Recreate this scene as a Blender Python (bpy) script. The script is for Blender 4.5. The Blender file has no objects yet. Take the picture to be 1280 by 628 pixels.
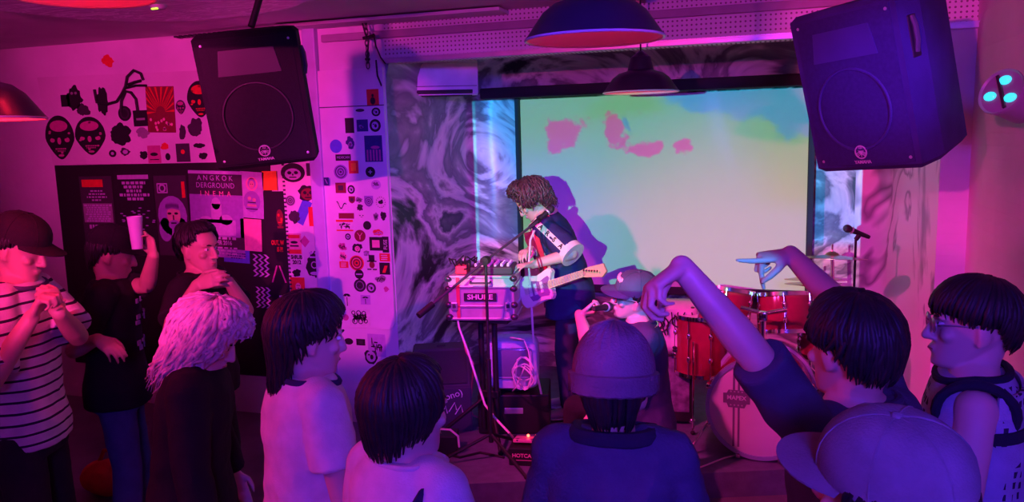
import bpy, bmesh, math, random
from mathutils import Vector, Matrix, Euler, noise

# ------------------------------------------------------------------ camera, light, exposure
S = bpy.context.scene
COL = S.collection
FPX = 1000.0
CAM = Vector((0.0, 0.0, 2.05))
CAM_R = (Matrix.Rotation(math.radians(18.0), 3, 'Z') @ Matrix.Rotation(math.radians(81.8), 3, 'X')
         @ Matrix.Rotation(math.radians(-1.6), 3, 'Z'))
cd = bpy.data.cameras.new('camera')
cd.sensor_width = 36.0
cd.lens = 36.0 * FPX / 1280.0
cd.clip_start = 0.05
cam = bpy.data.objects.new('camera', cd)
COL.objects.link(cam)
cam.matrix_world = Matrix.Translation(CAM) @ CAM_R.to_4x4()
S.camera = cam

S.view_settings.view_transform = 'Standard'
S.view_settings.look = 'None'
S.view_settings.gamma = 1.0
S.view_settings.use_curve_mapping = False
S.view_settings.exposure = 0.0
S.cycles.use_denoising = True
S.cycles.max_bounces = 6

w = bpy.data.worlds.new('world')
S.world = w
w.use_nodes = True
w.node_tree.nodes['Background'].inputs[0].default_value = (0.25, 0.12, 0.6, 1)
w.node_tree.nodes['Background'].inputs[1].default_value = 0.02

PINK = (1.0, 0.035, 0.36)
INDIGO = (0.16, 0.03, 1.0)
RED = (1.0, 0.012, 0.05)


def spot(name, loc, target, color, energy, size=60, blend=0.3, radius=0.05):
    l = bpy.data.lights.new(name, 'SPOT')
    l.color = color
    l.energy = energy
    l.spot_size = math.radians(size)
    l.spot_blend = blend
    l.shadow_soft_size = radius
    o = bpy.data.objects.new(name, l)
    COL.objects.link(o)
    o.location = loc
    o.rotation_euler = (Vector(target) - Vector(loc)).to_track_quat('-Z', 'Y').to_euler()
    return o


def area(name, loc, target, color, energy, sx, sy):
    l = bpy.data.lights.new(name, 'AREA')
    l.shape = 'RECTANGLE'
    l.size, l.size_y = sx, sy
    l.color = color
    l.energy = energy
    o = bpy.data.objects.new(name, l)
    COL.objects.link(o)
    o.location = loc
    o.rotation_euler = (Vector(target) - Vector(loc)).to_track_quat('-Z', 'Y').to_euler()
    return o


# stage wash behind the crowd, unseen pink spots added zone by zone, indigo strip over the right of the crowd
spot('pink_wall', (-1.2, -2.5, 2.7), (0.95, 4.6, 2.42), PINK, 1050, 17, 0.35, 0.04)
spot('pink_stage', (-2.25, 2.45, 2.75), (-0.45, 4.8, 0.7), PINK, 520, 62, 0.9, 0.05)
spot('pink_drum_fill', (-1.25, 2.35, 2.8), (0.0, 4.7, 0.45), PINK, 290, 34, 0.7, 0.04)  # added spot without a fixture, brightens the bass drum front
spot('pink_header', (-1.5, -2.5, 2.62), (-1.0, 5.0, 6.5), PINK, 480, 59, 0.06, 0.04)
spot('pink_column', (-1.1, -2.5, 2.62), (-2.9, 5.0, 1.55), PINK, 1500, 17, 0.4, 0.03)
spot('pink_left_wall', (-2.6, 0.6, 2.6), (-4.0, 5.0, 2.4), (1.0, 0.03, 0.45), 650, 50, 0.9, 0.1)
spot('pink_side', (-3.9, 0.2, 2.45), (-1.2, 1.95, 1.2), PINK, 160, 40, 0.6, 0.1)
area('indigo_strip', (1.0, -1.6, 2.72), (0.35, 2.4, 1.3), (0.10, 0.03, 1.0), 62, 1.4, 0.5).data.spread = math.radians(75)
spot('indigo_stage', (0.6, -0.5, 2.7), (-2.4, 5.6, 1.25), INDIGO, 1100, 27, 0.7, 0.3)
spot('indigo_speaker_fill', (0.85, 0.2, 2.3), (0.43, 3.5, 2.25), INDIGO, 850, 11, 0.8, 0.1)  # added narrow spot that only lifts the right loudspeaker
spot('cyan_hand_fill', (0.95, -0.8, 2.62), (0.05, 1.85, 1.775), (0.0, 0.28, 1.0), 1000, 4.8, 0.3, 0.02)  # added spot, stands in for projector cyan on the raised hand


# projector hung over the crowd
def projector(loc, target, energy):
    o = spot('projector_beam', loc, target, (1, 1, 1), energy, 60, 0.0, 0.006)
    l = o.data
    l.use_nodes = True
    nt = l.node_tree
    N, L = nt.nodes, nt.links
    em = [n for n in N if n.type == 'EMISSION'][0]

    def M(op, a, b=None, c=None):
        n = N.new('ShaderNodeMath')
        n.operation = op
        for i, v in enumerate((a, b, c)):
            if v is None:
                continue
            if isinstance(v, (int, float)):
                n.inputs[i].default_value = v
            else:
                L.new(v, n.inputs[i])
        return n.outputs[0]

    tc = N.new('ShaderNodeTexCoord')
    sp = N.new('ShaderNodeSeparateXYZ')
    L.new(tc.outputs['Normal'], sp.inputs[0])
    u = M('DIVIDE', sp.outputs[0], M('ABSOLUTE', sp.outputs[2]))
    v = M('DIVIDE', sp.outputs[1], M('ABSOLUTE', sp.outputs[2]))
    return o, nt, N, L, em, M, u, v


# the picture is thrown from (-0.7,-0.3,2.55); its frame is given in metres on the screen wall (x across, z up)
PJ = Vector((-0.7, -0.3, 2.12))
PJ_Y = 6.2
pj, nt, N, L, em, M, u, v = projector(PJ, (PJ.x, 10, PJ.z), 780)
D = PJ_Y - PJ.y
wx = M('ADD', M('MULTIPLY', u, D), PJ.x)
wz = M('ADD', M('MULTIPLY', v, D), PJ.z)


def nz(scale, detail=4.0, off=0.0):
    c = N.new('ShaderNodeCombineXYZ')
    L.new(wx, c.inputs[0])
    L.new(wz, c.inputs[1])
    c.inputs[2].default_value = off
    n = N.new('ShaderNodeTexNoise')
    n.inputs['Scale'].default_value = scale
    n.inputs['Detail'].default_value = detail
    L.new(c.outputs[0], n.inputs['Vector'])
    return M('SUBTRACT', n.outputs[0], 0.5)


def sstep(x, e0, e1):
    n = N.new('ShaderNodeMapRange')
    n.interpolation_type = 'SMOOTHSTEP'
    L.new(x, n.inputs[0])
    n.inputs[1].default_value = e0
    n.inputs[2].default_value = e1
    return n.outputs[0]


def blob(cx, cz, rx, rz, tilt=0.0, amp=1.0):
    dx, dz = M('SUBTRACT', wx, cx), M('SUBTRACT', wz, cz)
    c, s_ = math.cos(tilt), math.sin(tilt)
    a = M('DIVIDE', M('ADD', M('MULTIPLY', dx, c), M('MULTIPLY', dz, s_)), rx)
    b = M('DIVIDE', M('SUBTRACT', M('MULTIPLY', dz, c), M('MULTIPLY', dx, s_)), rz)
    d = M('SQRT', M('ADD', M('MULTIPLY', a, a), M('MULTIPLY', b, b)))
    d = M('ADD', d, M('ADD', M('MULTIPLY', nz(7.0, 2.0), 2.2 * amp), M('MULTIPLY', nz(26.0, 6.0), 1.6 * amp)))
    return sstep(d, 1.0, 0.75)


def mixc(f, a, b):
    n = N.new('ShaderNodeMix')
    n.data_type = 'RGBA'
    L.new(f, n.inputs[0])
    for i, q in ((6, a), (7, b)):
        if isinstance(q, tuple):
            n.inputs[i].default_value = (*q, 1)
        else:
            L.new(q, n.inputs[i])
    return n.outputs[2]


PJ_X0, PJ_X1, PJ_Z0, PJ_Z1 = -2.32, 0.62, 0.80, 2.34
SCR = [-1.93, 0.27]
CREAM = (0.24, 1.0, 0.46)
c = mixc(blob(-1.55, 2.07, 0.16, 0.13, 0.5), CREAM, (0.85, 0.30, 0.45))
c = mixc(blob(-1.62, 1.96, 0.07, 0.05, 0.9), c, (0.85, 0.30, 0.45))
c = mixc(blob(-1.14, 2.07, 0.09, 0.17, 0.5), c, (0.85, 0.30, 0.45))
c = mixc(blob(-1.05, 2.10, 0.025, 0.09, 0.5), c, (0.03, 0.7, 0.75))
c = mixc(blob(-0.87, 1.92, 0.14, 0.06), c, (0.85, 0.30, 0.45))
c = mixc(blob(-0.62, 1.94, 0.10, 0.05), c, (0.85, 0.30, 0.45))
cy = M('ADD', M('ADD', wz, M('MULTIPLY', M('SUBTRACT', wx, 0.27), 0.30)), M('ADD', M('MULTIPLY', nz(4.0), 0.3), M('MULTIPLY', nz(22.0), 0.1)))
c = mixc(M('MULTIPLY', sstep(cy, 1.93, 2.02), sstep(wx, -1.2, -0.9)), c, (0.0, 0.72, 1.05))
drip = M('MULTIPLY', sstep(M('ABSOLUTE', M('SUBTRACT', wx, M('ADD', -1.31, M('MULTIPLY', nz(6.0), 0.03)))), 0.03, 0.012), sstep(wz, 1.22, 1.05))
c = mixc(drip, c, (0.0, 0.6, 0.6))
side = M('MAXIMUM', sstep(wx, SCR[0] + 0.01, SCR[0] - 0.01), sstep(wx, SCR[1] - 0.01, SCR[1] + 0.01))
c = mixc(side, c, (0.02, 1.0, 2.2))
low = sstep(wz, 1.25, 1.15)
c = mixc(M('MULTIPLY', low, side), c, (1.0, 0.55, 0.8))
edge = M('MULTIPLY', sstep(wx, PJ_X0 + 0.03, PJ_X0 + 0.02), 1.0)
c = mixc(edge, c, (0.1, 3.0, 4.0))
inside = M('MULTIPLY', M('MULTIPLY', sstep(wx, PJ_X0, PJ_X0 + 0.006), sstep(wx, PJ_X1, PJ_X1 - 0.006)),
           M('MULTIPLY', sstep(wz, PJ_Z0, PJ_Z0 + 0.006), sstep(wz, PJ_Z1, PJ_Z1 - 0.006)))
L.new(c, em.inputs[0])
L.new(M('MULTIPLY', inside, 1.0), em.inputs[1])

# ------------------------------------------------------------------ helpers


def ray(px, py):
    return (CAM_R @ Vector(((px - 640) / FPX, -(py - 314) / FPX, -1.0)))


def onY(px, py, Y):
    d = ray(px, py)
    return CAM + d * ((Y - CAM.y) / d.y)


def onX(px, py, X):
    d = ray(px, py)
    return CAM + d * ((X - CAM.x) / d.x)


def onZ(px, py, Z):
    d = ray(px, py)
    return CAM + d * ((Z - CAM.z) / d.z)


def at(px, py, depth):
    return CAM + ray(px, py) * depth


def mat(name, col, rough=0.6, metal=0.0, var=0.12, scale=6.0, bump=0.0, bscale=40.0, emit=None, estr=0.0, spec=0.5):
    m = bpy.data.materials.new(name)
    m.use_nodes = True
    nt = m.node_tree
    b = nt.nodes['Principled BSDF']
    b.inputs['Roughness'].default_value = rough
    b.inputs['Metallic'].default_value = metal
    b.inputs['Specular IOR Level'].default_value = spec
    tc = nt.nodes.new('ShaderNodeTexCoord')
    n = nt.nodes.new('ShaderNodeTexNoise')
    n.inputs['Scale'].default_value = scale
    n.inputs['Detail'].default_value = 4
    nt.links.new(tc.outputs['Object'], n.inputs['Vector'])
    r = nt.nodes.new('ShaderNodeValToRGB')
    r.color_ramp.elements[0].position = 0.3
    r.color_ramp.elements[1].position = 0.7
    r.color_ramp.elements[0].color = (*[max(0, x * (1 - var)) for x in col], 1)
    r.color_ramp.elements[1].color = (*[min(1, x * (1 + var)) for x in col], 1)
    nt.links.new(n.outputs[0], r.inputs[0])
    nt.links.new(r.outputs[0], b.inputs['Base Color'])
    if bump:
        n2 = nt.nodes.new('ShaderNodeTexNoise')
        n2.inputs['Scale'].default_value = bscale
        nt.links.new(tc.outputs['Object'], n2.inputs['Vector'])
        bp = nt.nodes.new('ShaderNodeBump')
        bp.inputs['Strength'].default_value = bump
        bp.inputs['Distance'].default_value = 0.01
        nt.links.new(n2.outputs[0], bp.inputs['Height'])
        nt.links.new(bp.outputs[0], b.inputs['Normal'])
    if emit:
        b.inputs['Emission Color'].default_value = (*emit, 1)
        b.inputs['Emission Strength'].default_value = estr
    return m


def link(name, me, parent=None, m=None, smooth=True):
    o = bpy.data.objects.new(name, me)
    COL.objects.link(o)
    if parent is not None:
        o.parent = parent
    if m is not None:
        me.materials.clear()
        me.materials.append(m)
    if smooth:
        me.polygons.foreach_set('use_smooth', [True] * len(me.polygons))
    return o


def frame_from(d, up=Vector((0, 0, 1))):
    d = d.normalized()
    if abs(d.dot(up)) > 0.98:
        up = Vector((0, 1, 0)) if abs(d.y) < 0.9 else Vector((1, 0, 0))
    x = d.cross(up).normalized()
    return x, x.cross(d).normalized()


class MB:
    """collects shapes into one bmesh"""

    def __init__(s):
        s.bm = bmesh.new()

    def box(s, c, size, rot=None, bev=0.0):
        r = bmesh.ops.create_cube(s.bm, size=1.0)
        vs = r['verts']
        mx = Matrix.Translation(Vector(c)) @ (rot.to_4x4() if rot is not None else Matrix.Identity(4)) @ Matrix.Diagonal((*size, 1))
        bmesh.ops.transform(s.bm, matrix=mx, verts=vs)
        if bev:
            es = list({e for v_ in vs for e in v_.link_edges})
            bmesh.ops.bevel(s.bm, geom=es, offset=bev, segments=2, affect='EDGES', profile=0.5)
        return s

    def ring_loft(s, rings, cap=True, closed=False):
        bm = s.bm
        R_ = [[bm.verts.new(p) for p in r] for r in rings]
        n = len(rings[0])
        m_ = len(R_)
        for i in range(m_ if closed else m_ - 1):
            a, b = R_[i], R_[(i + 1) % m_]
            for k in range(n):
                bm.faces.new((a[k], a[(k + 1) % n], b[(k + 1) % n], b[k]))
        if cap and not closed:
            bm.faces.new(list(reversed(R_[0])))
            bm.faces.new(R_[-1])
        return s

    def tube(s, pts, rad, seg=8, closed=False, cap=True, flat=1.0, up=None):
        pts = [Vector(p) for p in pts]
        if not isinstance(rad, (list, tuple)):
            rad = [rad] * len(pts)
        n = len(pts)
        rings = []
        px = None
        for i in range(n):
            if closed:
                d = pts[(i + 1) % n] - pts[i - 1]
            else:
                d = pts[min(i + 1, n - 1)] - pts[max(i - 1, 0)]
            if d.length < 1e-9:
                d = Vector((0, 0, 1))
            d.normalize()
            if px is None:
                px, py = frame_from(d, up or Vector((0, 0, 1)))
            else:
                px = (px - d * px.dot(d))
                if px.length < 1e-6:
                    px, py = frame_from(d)
                px.normalize()
                py = px.cross(d).normalized()
            rings.append([pts[i] + (px * math.cos(2 * math.pi * k / seg) + py * flat * math.sin(2 * math.pi * k / seg)) * rad[i] for k in range(seg)])
        return s.ring_loft(rings, cap, closed)

    def limb(s, pts, rad, seg=16, n=4):
        """tapered limb with round ends"""
        pts = [Vector(p) for p in pts]
        P, R_ = [], []
        for i in range(len(pts) - 1):
            for k in range(n):
                t = k / n
                P.append(pts[i].lerp(pts[i + 1], t))
                R_.append(rad[i] + (rad[i + 1] - rad[i]) * t)
        P.append(pts[-1])
        R_.append(rad[-1])
        s.tube(P, R_, seg)
        for p, r in zip(pts, rad):
            s.ball(p, (r, r, r))
        return s

    def ball(s, c, r, rot=None, u=16, v_=10):
        if not isinstance(r, (list, tuple)):
            r = (r, r, r)
        q = bmesh.ops.create_uvsphere(s.bm, u_segments=u, v_segments=v_, radius=1.0)
        mx = Matrix.Translation(Vector(c)) @ (rot.to_4x4() if rot is not None else Matrix.Identity(4)) @ Matrix.Diagonal((*r, 1))
        bmesh.ops.transform(s.bm, matrix=mx, verts=q['verts'])
        return s

    def lathe(s, prof, c=(0, 0, 0), rot=None, seg=40, close=False):
        """prof: (r, z) pairs"""
        c = Vector(c)
        R3 = rot if rot is not None else Matrix.Identity(3)
        rings = [[c + R3 @ Vector((max(r, 1e-4) * math.cos(2 * math.pi * k / seg), max(r, 1e-4) * math.sin(2 * math.pi * k / seg), z)) for k in range(seg)] for r, z in prof]
        return s.ring_loft(rings, not close, close)

    def cyl(s, a, b, r, seg=16, r2=None):
        return s.tube([a, b], [r, r if r2 is None else r2], seg)

    def torus(s, c, R_, r, rot=None, seg=32, ss=8):
        R3 = rot if rot is not None else Matrix.Identity(3)
        pts = [Vector(c) + R3 @ Vector((R_ * math.cos(2 * math.pi * k / seg), R_ * math.sin(2 * math.pi * k / seg), 0)) for k in range(seg)]
        nrm = (R3 @ Vector((0, 0, 1)))
        rings = []
        for k in range(seg):
            rad = (pts[k] - Vector(c)).normalized()
            rings.append([pts[k] + (rad * math.cos(2 * math.pi * j / ss) + nrm * math.sin(2 * math.pi * j / ss)) * r for j in range(ss)])
        return s.ring_loft(rings, False, True)

    def prism(s, outline, mx, t):
        """outline (x,y) in a local plane, thickness t along local z, placed by 4x4 mx"""
        a = [mx @ Vector((x, y, 0)) for x, y in outline]
        b = [mx @ Vector((x, y, t)) for x, y in outline]
        return s.ring_loft([a, b])

    def build(s, name, m, parent=None, smooth=False, auto=True):
        bmesh.ops.recalc_face_normals(s.bm, faces=s.bm.faces)
        me = bpy.data.meshes.new(name)
        s.bm.to_mesh(me)
        s.bm.free()
        o = link(name, me, parent, m, smooth)
        if smooth and auto:
            me.set_sharp_from_angle(angle=math.radians(40))
        return o


def evalmesh(o):
    dg = bpy.context.evaluated_depsgraph_get()
    me = bpy.data.meshes.new_from_object(o.evaluated_get(dg))
    return me


def fuse(mb, name, m, parent, voxel=0.007, smooth=6, wrinkle=0.0, wscale=9.0, seed=0, fac=0.5):
    """one continuous surface out of the overlapping shapes in mb"""
    bmesh.ops.recalc_face_normals(mb.bm, faces=mb.bm.faces)
    me = bpy.data.meshes.new('raw')
    mb.bm.to_mesh(me)
    mb.bm.free()
    o = bpy.data.objects.new('raw', me)
    COL.objects.link(o)
    r = o.modifiers.new('r', 'REMESH')
    r.mode = 'VOXEL'
    r.voxel_size = voxel
    if smooth:
        sm = o.modifiers.new('s', 'SMOOTH')
        sm.iterations = smooth
        sm.factor = fac
    me2 = evalmesh(o)
    bpy.data.objects.remove(o)
    bpy.data.meshes.remove(me)
    if wrinkle:
        ns = [v_.normal.copy() for v_ in me2.vertices]
        off = Vector((seed * 3.7, seed * 1.3, seed * 2.1))
        for v_, q in zip(me2.vertices, ns):
            p = v_.co
            a = noise.noise(Vector((p.x, p.y, p.z * 0.7)) * wscale + off)
            b = noise.noise(Vector((p.x + p.z, p.y, p.z - p.x * 0.6)) * wscale * 2.1 + off)
            v_.co = p + q * (wrinkle * ((1 - abs(a) * 2.2) * 0.8 + b * 0.5))
    me2.name = name
    return link(name, me2, parent, m, True)


def tag(o, label, cat, group=None, kind=None):
    if label:
        o['label'] = label
    if cat:
        o['category'] = cat
    if group:
        o['group'] = group
    if kind:
        o['kind'] = kind
    return o


def struct(o):
    o['kind'] = 'structure'
    return o


def empty(name, loc, label, cat, group=None, rz=0.0):
    o = bpy.data.objects.new(name, None)
    COL.objects.link(o)
    o.location = loc
    o.rotation_euler = (0, 0, rz)
    return tag(o, label, cat, group)


def text_mesh(txt, size, ext=0.0008, bold=0.0, spacing=1.0, align='CENTER'):
    cu = bpy.data.curves.new('t', 'FONT')
    cu.body = txt
    cu.size = size
    cu.extrude = ext
    cu.offset = bold
    cu.space_character = spacing
    cu.align_x = align
    cu.align_y = 'CENTER'
    cu.resolution_u = 3
    o = bpy.data.objects.new('t', cu)
    COL.objects.link(o)
    me = evalmesh(o)
    bpy.data.objects.remove(o)
    bpy.data.curves.remove(cu)
    return me


def text(txt, size, mx, m, parent, name='lettering', sx=1.0, **k):
    """lettering; mx is in the parent's frame: local x along the line, y up the letters, z out of the surface"""
    me = text_mesh(txt, size, **k)
    me.transform(mx @ Matrix.Diagonal((sx, 1, 1, 1)))
    me.name = name
    return link(name, me, parent, m, False)


def rot_basis(x, y, z, loc=(0, 0, 0)):
    m = Matrix((x, y, z)).transposed().to_4x4()
    m.translation = Vector(loc)
    return m


FACE_CAM = lambda loc: rot_basis(Vector((1, 0, 0)), Vector((0, 0, 1)), Vector((0, -1, 0)), loc)   # a surface facing -Y
rng = random.Random(7)

# ------------------------------------------------------------------ materials of the setting
def plaster(name, col, brick=False, dots=False):
    m = mat(name, col, 0.8, var=0.10, scale=2.0, bump=0.25, bscale=25.0, spec=0.2)
    nt = m.node_tree
    N, L = nt.nodes, nt.links
    b = N['Principled BSDF']
    tc = [n for n in N if n.type == 'TEX_COORD'][0]
    if brick:
        mp = N.new('ShaderNodeMapping')
        mp.inputs['Rotation'].default_value = (math.radians(90), 0, math.radians(90))
        L.new(tc.outputs['Object'], mp.inputs[0])
        br = N.new('ShaderNodeTexBrick')
        br.inputs['Scale'].default_value = 4.0
        br.inputs['Mortar Size'].default_value = 0.008
        sx = N.new('ShaderNodeSeparateXYZ')
        L.new(tc.outputs['Object'], sx.inputs[0])
        cb = N.new('ShaderNodeCombineXYZ')
        L.new(sx.outputs[1], cb.inputs[0])
        L.new(sx.outputs[2], cb.inputs[1])
        L.new(cb.outputs[0], br.inputs['Vector'])
        bp = N.new('ShaderNodeBump')
        bp.inputs['Strength'].default_value = 0.5
        bp.inputs['Distance'].default_value = 0.01
        bp.invert = True
        L.new(br.outputs['Fac'], bp.inputs['Height'])
        L.new(bp.outputs[0], b.inputs['Normal'])
    if dots:
        sx = N.new('ShaderNodeSeparateXYZ')
        L.new(tc.outputs['Object'], sx.inputs[0])

        def cell(o):
            a = N.new('ShaderNodeMath')
            a.operation = 'MULTIPLY'
            L.new(o, a.inputs[0])
            a.inputs[1].default_value = 1 / 0.028
            f = N.new('ShaderNodeMath')
            f.operation = 'FRACT'
            L.new(a.outputs[0], f.inputs[0])
            g = N.new('ShaderNodeMath')
            g.operation = 'SUBTRACT'
            L.new(f.outputs[0], g.inputs[0])
            g.inputs[1].default_value = 0.5
            h = N.new('ShaderNodeMath')
            h.operation = 'MULTIPLY'
            L.new(g.outputs[0], h.inputs[0])
            L.new(g.outputs[0], h.inputs[1])
            return h.outputs[0]
        ad = N.new('ShaderNodeMath')
        L.new(cell(sx.outputs[0]), ad.inputs[0])
        L.new(cell(sx.outputs[2]), ad.inputs[1])
        lt = N.new('ShaderNodeMath')
        lt.operation = 'LESS_THAN'
        L.new(ad.outputs[0], lt.inputs[0])
        lt.inputs[1].default_value = 0.045
        mx = N.new('ShaderNodeMix')
        mx.data_type = 'RGBA'
        L.new(lt.outputs[0], mx.inputs[0])
        src = b.inputs['Base Color'].links[0].from_socket
        L.new(src, mx.inputs[6])
        mx.inputs[7].default_value = (0.25, 0.2, 0.2, 1)
        L.new(mx.outputs[2], b.inputs['Base Color'])
    return m


def marble(name, stops, scale=1.1, dist=2.2, detail=5.0, rough=0.35, seed=0.0, stretch=(1, 1, 1), rotz=0.0):
    """poured-paint swirls in black, white and grey"""
    m = bpy.data.materials.new(name)
    m.use_nodes = True
    nt = m.node_tree
    N, L = nt.nodes, nt.links
    b = N['Principled BSDF']
    b.inputs['Roughness'].default_value = rough
    tc = N.new('ShaderNodeTexCoord')
    mp = N.new('ShaderNodeMapping')
    mp.inputs['Location'].default_value = (seed, seed * 0.7, seed * 0.3)
    mp.inputs['Rotation'].default_value = (0, rotz, 0)
    mp.inputs['Scale'].default_value = stretch
    L.new(tc.outputs['Object'], mp.inputs[0])
    n = N.new('ShaderNodeTexNoise')
    n.inputs['Scale'].default_value = scale
    n.inputs['Detail'].default_value = detail
    n.inputs['Distortion'].default_value = dist
    n.inputs['Roughness'].default_value = 0.55
    L.new(mp.outputs[0], n.inputs['Vector'])
    r = N.new('ShaderNodeValToRGB')
    els = r.color_ramp.elements
    while len(els) < len(stops):
        els.new(0.5)
    for e, (p, c) in zip(els, stops):
        e.position = p
        e.color = (*c, 1)
    L.new(n.outputs[0], r.inputs[0])
    L.new(r.outputs[0], b.inputs['Base Color'])
    bp = N.new('ShaderNodeBump')
    bp.inputs['Strength'].default_value = 0.35
    bp.inputs['Distance'].default_value = 0.03
    L.new(n.outputs[0], bp.inputs['Height'])
    L.new(bp.outputs[0], b.inputs['Normal'])
    return m


WH, GR, BK = (0.80, 0.78, 0.78), (0.30, 0.29, 0.32), (0.02, 0.02, 0.03)
M_wall = plaster('white_plaster', (0.72, 0.70, 0.70))
M_brick = plaster('painted_brick', (0.74, 0.70, 0.70), brick=True)
M_peg = plaster('pegboard_white', (0.75, 0.72, 0.72), dots=True)
M_ceil = plaster('ceiling_paint', (0.62, 0.58, 0.58))
M_swirl = marble('poured_paint', [(0.0, BK), (0.38, BK), (0.42, GR), (0.46, WH), (0.50, (0.6, 0.6, 0.65)), (0.53, (0.16, 0.15, 0.2)), (0.58, GR), (0.62, WH), (0.66, (0.05, 0.05, 0.08)), (1.0, WH)], 0.75, 1.8, 5.0, seed=4.3, stretch=(1, 0.8, 1.6), rotz=0.6)
M_swirl_pale = marble('poured_paint_pale', [(0.0, GR), (0.36, GR), (0.42, WH), (0.56, WH), (0.585, (0.22, 0.2, 0.24)), (0.61, WH), (0.75, (0.5, 0.48, 0.5)), (1.0, GR)], 0.9, 1.3, 4.0, seed=5.1, stretch=(1, 1.2, 0.6))
M_floor = mat('dark_sealed_concrete', (0.16, 0.15, 0.17), 0.28, var=0.35, scale=3.0, bump=0.1, bscale=8)
M_stage = mat('stage_carpet_grey', (0.13, 0.13, 0.20), 0.75, var=0.15, scale=14, bump=0.3, bscale=90)
M_alu = mat('brushed_trim', (0.62, 0.62, 0.66), 0.35, 0.5, var=0.15)
M_black = mat('matte_black', (0.012, 0.012, 0.013), 0.55, var=0.3)
M_blackgloss = mat('gloss_black', (0.012, 0.012, 0.014), 0.2, var=0.3)
M_charcoal = mat('charcoal', (0.04, 0.04, 0.045), 0.6, var=0.3)
M_chrome = mat('chrome', (0.8, 0.8, 0.82), 0.12, 1.0, var=0.03)
M_white = mat('white_paint', (0.8, 0.8, 0.8), 0.45, var=0.04)
M_rubber = mat('black_rubber', (0.015, 0.015, 0.016), 0.75, var=0.2)

# ------------------------------------------------------------------ setting
CEIL = 2.845
XR = 1.05
b = MB()
b.box((-2.5, 0.7, -0.05), (9.0, 12.0, 0.1))
struct(b.build('floor', M_floor))
b = MB()
b.box((-2.5, 0.7, CEIL + 0.05), (9.0, 12.0, 0.1))
struct(b.build('ceiling', M_ceil))
b = MB()
b.box((XR + 0.06, 0.75, CEIL / 2), (0.12, 9.5, CEIL))
struct(b.build('wall_right', M_brick))
b = MB()
b.box((-6.9, 0.7, CEIL / 2), (0.12, 12, CEIL))
struct(b.build('wall_left', M_wall))
b = MB()
b.box((-2.5, -4.06, CEIL / 2), (9.0, 0.12, CEIL))
struct(b.build('wall_rear', M_wall))
# front plane: the wall with the boards, ending in the column beside the stage recess
b = MB()
b.box(((-6.85 - 2.49) / 2, 5.06, CEIL / 2), (6.85 - 2.49, 0.12, CEIL))
struct(b.build('wall_front', M_wall))
b = MB()
b.box(((-2.49 + 1.05) / 2, 5.07, (2.56 + CEIL) / 2), (3.54, 0.14, CEIL - 2.56))
struct(b.build('wall_header', M_peg))
b = MB()
b.box(((0.90 + XR) / 2, 5.06, 1.28), (XR - 0.90, 0.12, 2.56))
struct(b.build('wall_pier', M_brick))
# trims along the header
b = MB()
b.box((-0.72, 4.985, 2.572), (3.54, 0.035, 0.035), bev=0.004)
b.box((-0.72, 4.97, 2.586), (3.54, 0.02, 0.008))
struct(b.build('trim_1', M_alu))
b = MB()
b.box((-0.95, 4.985, 2.745), (4.0, 0.03, 0.05), bev=0.006)
struct(b.build('trim_2', mat('cornice_grey', (0.36, 0.30, 0.34), 0.6)))
b = MB()
b.box((-3.04, 4.975, CEIL / 2), (0.10, 0.05, CEIL), bev=0.008)
struct(b.build('trim_3', mat('post_blue_grey', (0.50, 0.52, 0.70), 0.5)))
b = MB()
b.box((-2.4, 4.9, CEIL - 0.02), (1.6, 0.2, 0.02))
struct(b.build('trim_4', M_wall))
b = MB()
for i in range(26):
    b.box((-4.1 + i * 0.045, 4.93 - i * 0.004, CEIL - 0.022), (0.022, 0.05, 0.012))
struct(b.build('trim_5', M_charcoal))


def alcove():
    """stage recess: walls that round into each other and into the top, with a lumpy hand-modelled surface"""
    def path(o):
        x0, x1, y0, y1 = -2.49 + o, 0.90 - o, 5.0, 6.27 - o
        xb0, xb1 = -2.34 + o, 0.80 - o
        r = 0.22
        P = []
        n = 16
        for i in range(n):
            t = i / n
            P.append((x0 + (xb0 - x0) * t, y0 + (y1 - r - y0) * t))
        for i in range(9):
            a = math.pi - i / 8 * math.pi / 2
            P.append((xb0 + r + r * math.cos(a), y1 - r + r * math.sin(a)))
        for i in range(1, 48):
            P.append((xb0 + r + (xb1 - xb0 - 2 * r) * i / 48, y1))
        for i in range(9):
            a = math.pi / 2 - i / 8 * math.pi / 2
            P.append((xb1 - r + r * math.cos(a), y1 - r + r * math.sin(a)))
        for i in range(1, n + 1):
            t = i / n
            P.append((xb1 + (x1 - xb1) * t, y1 - r + (y0 - (y1 - r)) * t))
        return P
    prof = [(0.0, z * 0.1) for z in range(0, 24)]
    R_ = 0.42
    for i in range(0, 9):
        a = i / 8 * math.pi / 2
        prof.append((R_ - R_ * math.cos(a), 2.40 + R_ * math.sin(a)))
    bm = bmesh.new()
    rows = []
    for o, z in prof:
        row = []
        for x, y in path(o):
            k = noise.noise(Vector((x * 1.1, y * 1.3, z * 0.9))) * 0.05 + noise.noise(Vector((x * 3, y * 3, z * 2))) * 0.015
            wx_, wy_ = (-0.8 - x), (5.0 - y)
            l = math.hypot(wx_, wy_)
            k = max(k, -0.01) * min(1.0, max(0.0, (y - 5.05) * 4))
            row.append(bm.verts.new((x + wx_ / l * k, y + wy_ / l * k * (0.3 if z > 0.4 else 0.3), z)))
        rows.append(row)
    for a, c in zip(rows, rows[1:]):
        for i in range(len(a) - 1):
            bm.faces.new((a[i], a[i + 1], c[i + 1], c[i]))
    # top
    bm.faces.new(rows[-1])
    me = bpy.data.meshes.new('wall_alcove')
    bm.to_mesh(me)
    bm.free()
    o = struct(link('wall_alcove', me, None, M_swirl))
    me.materials.append(M_swirl_pale)
    for p in me.polygons:
        if p.center.x > 0.60:
            p.material_index = 1
    return o


alcove()
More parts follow.
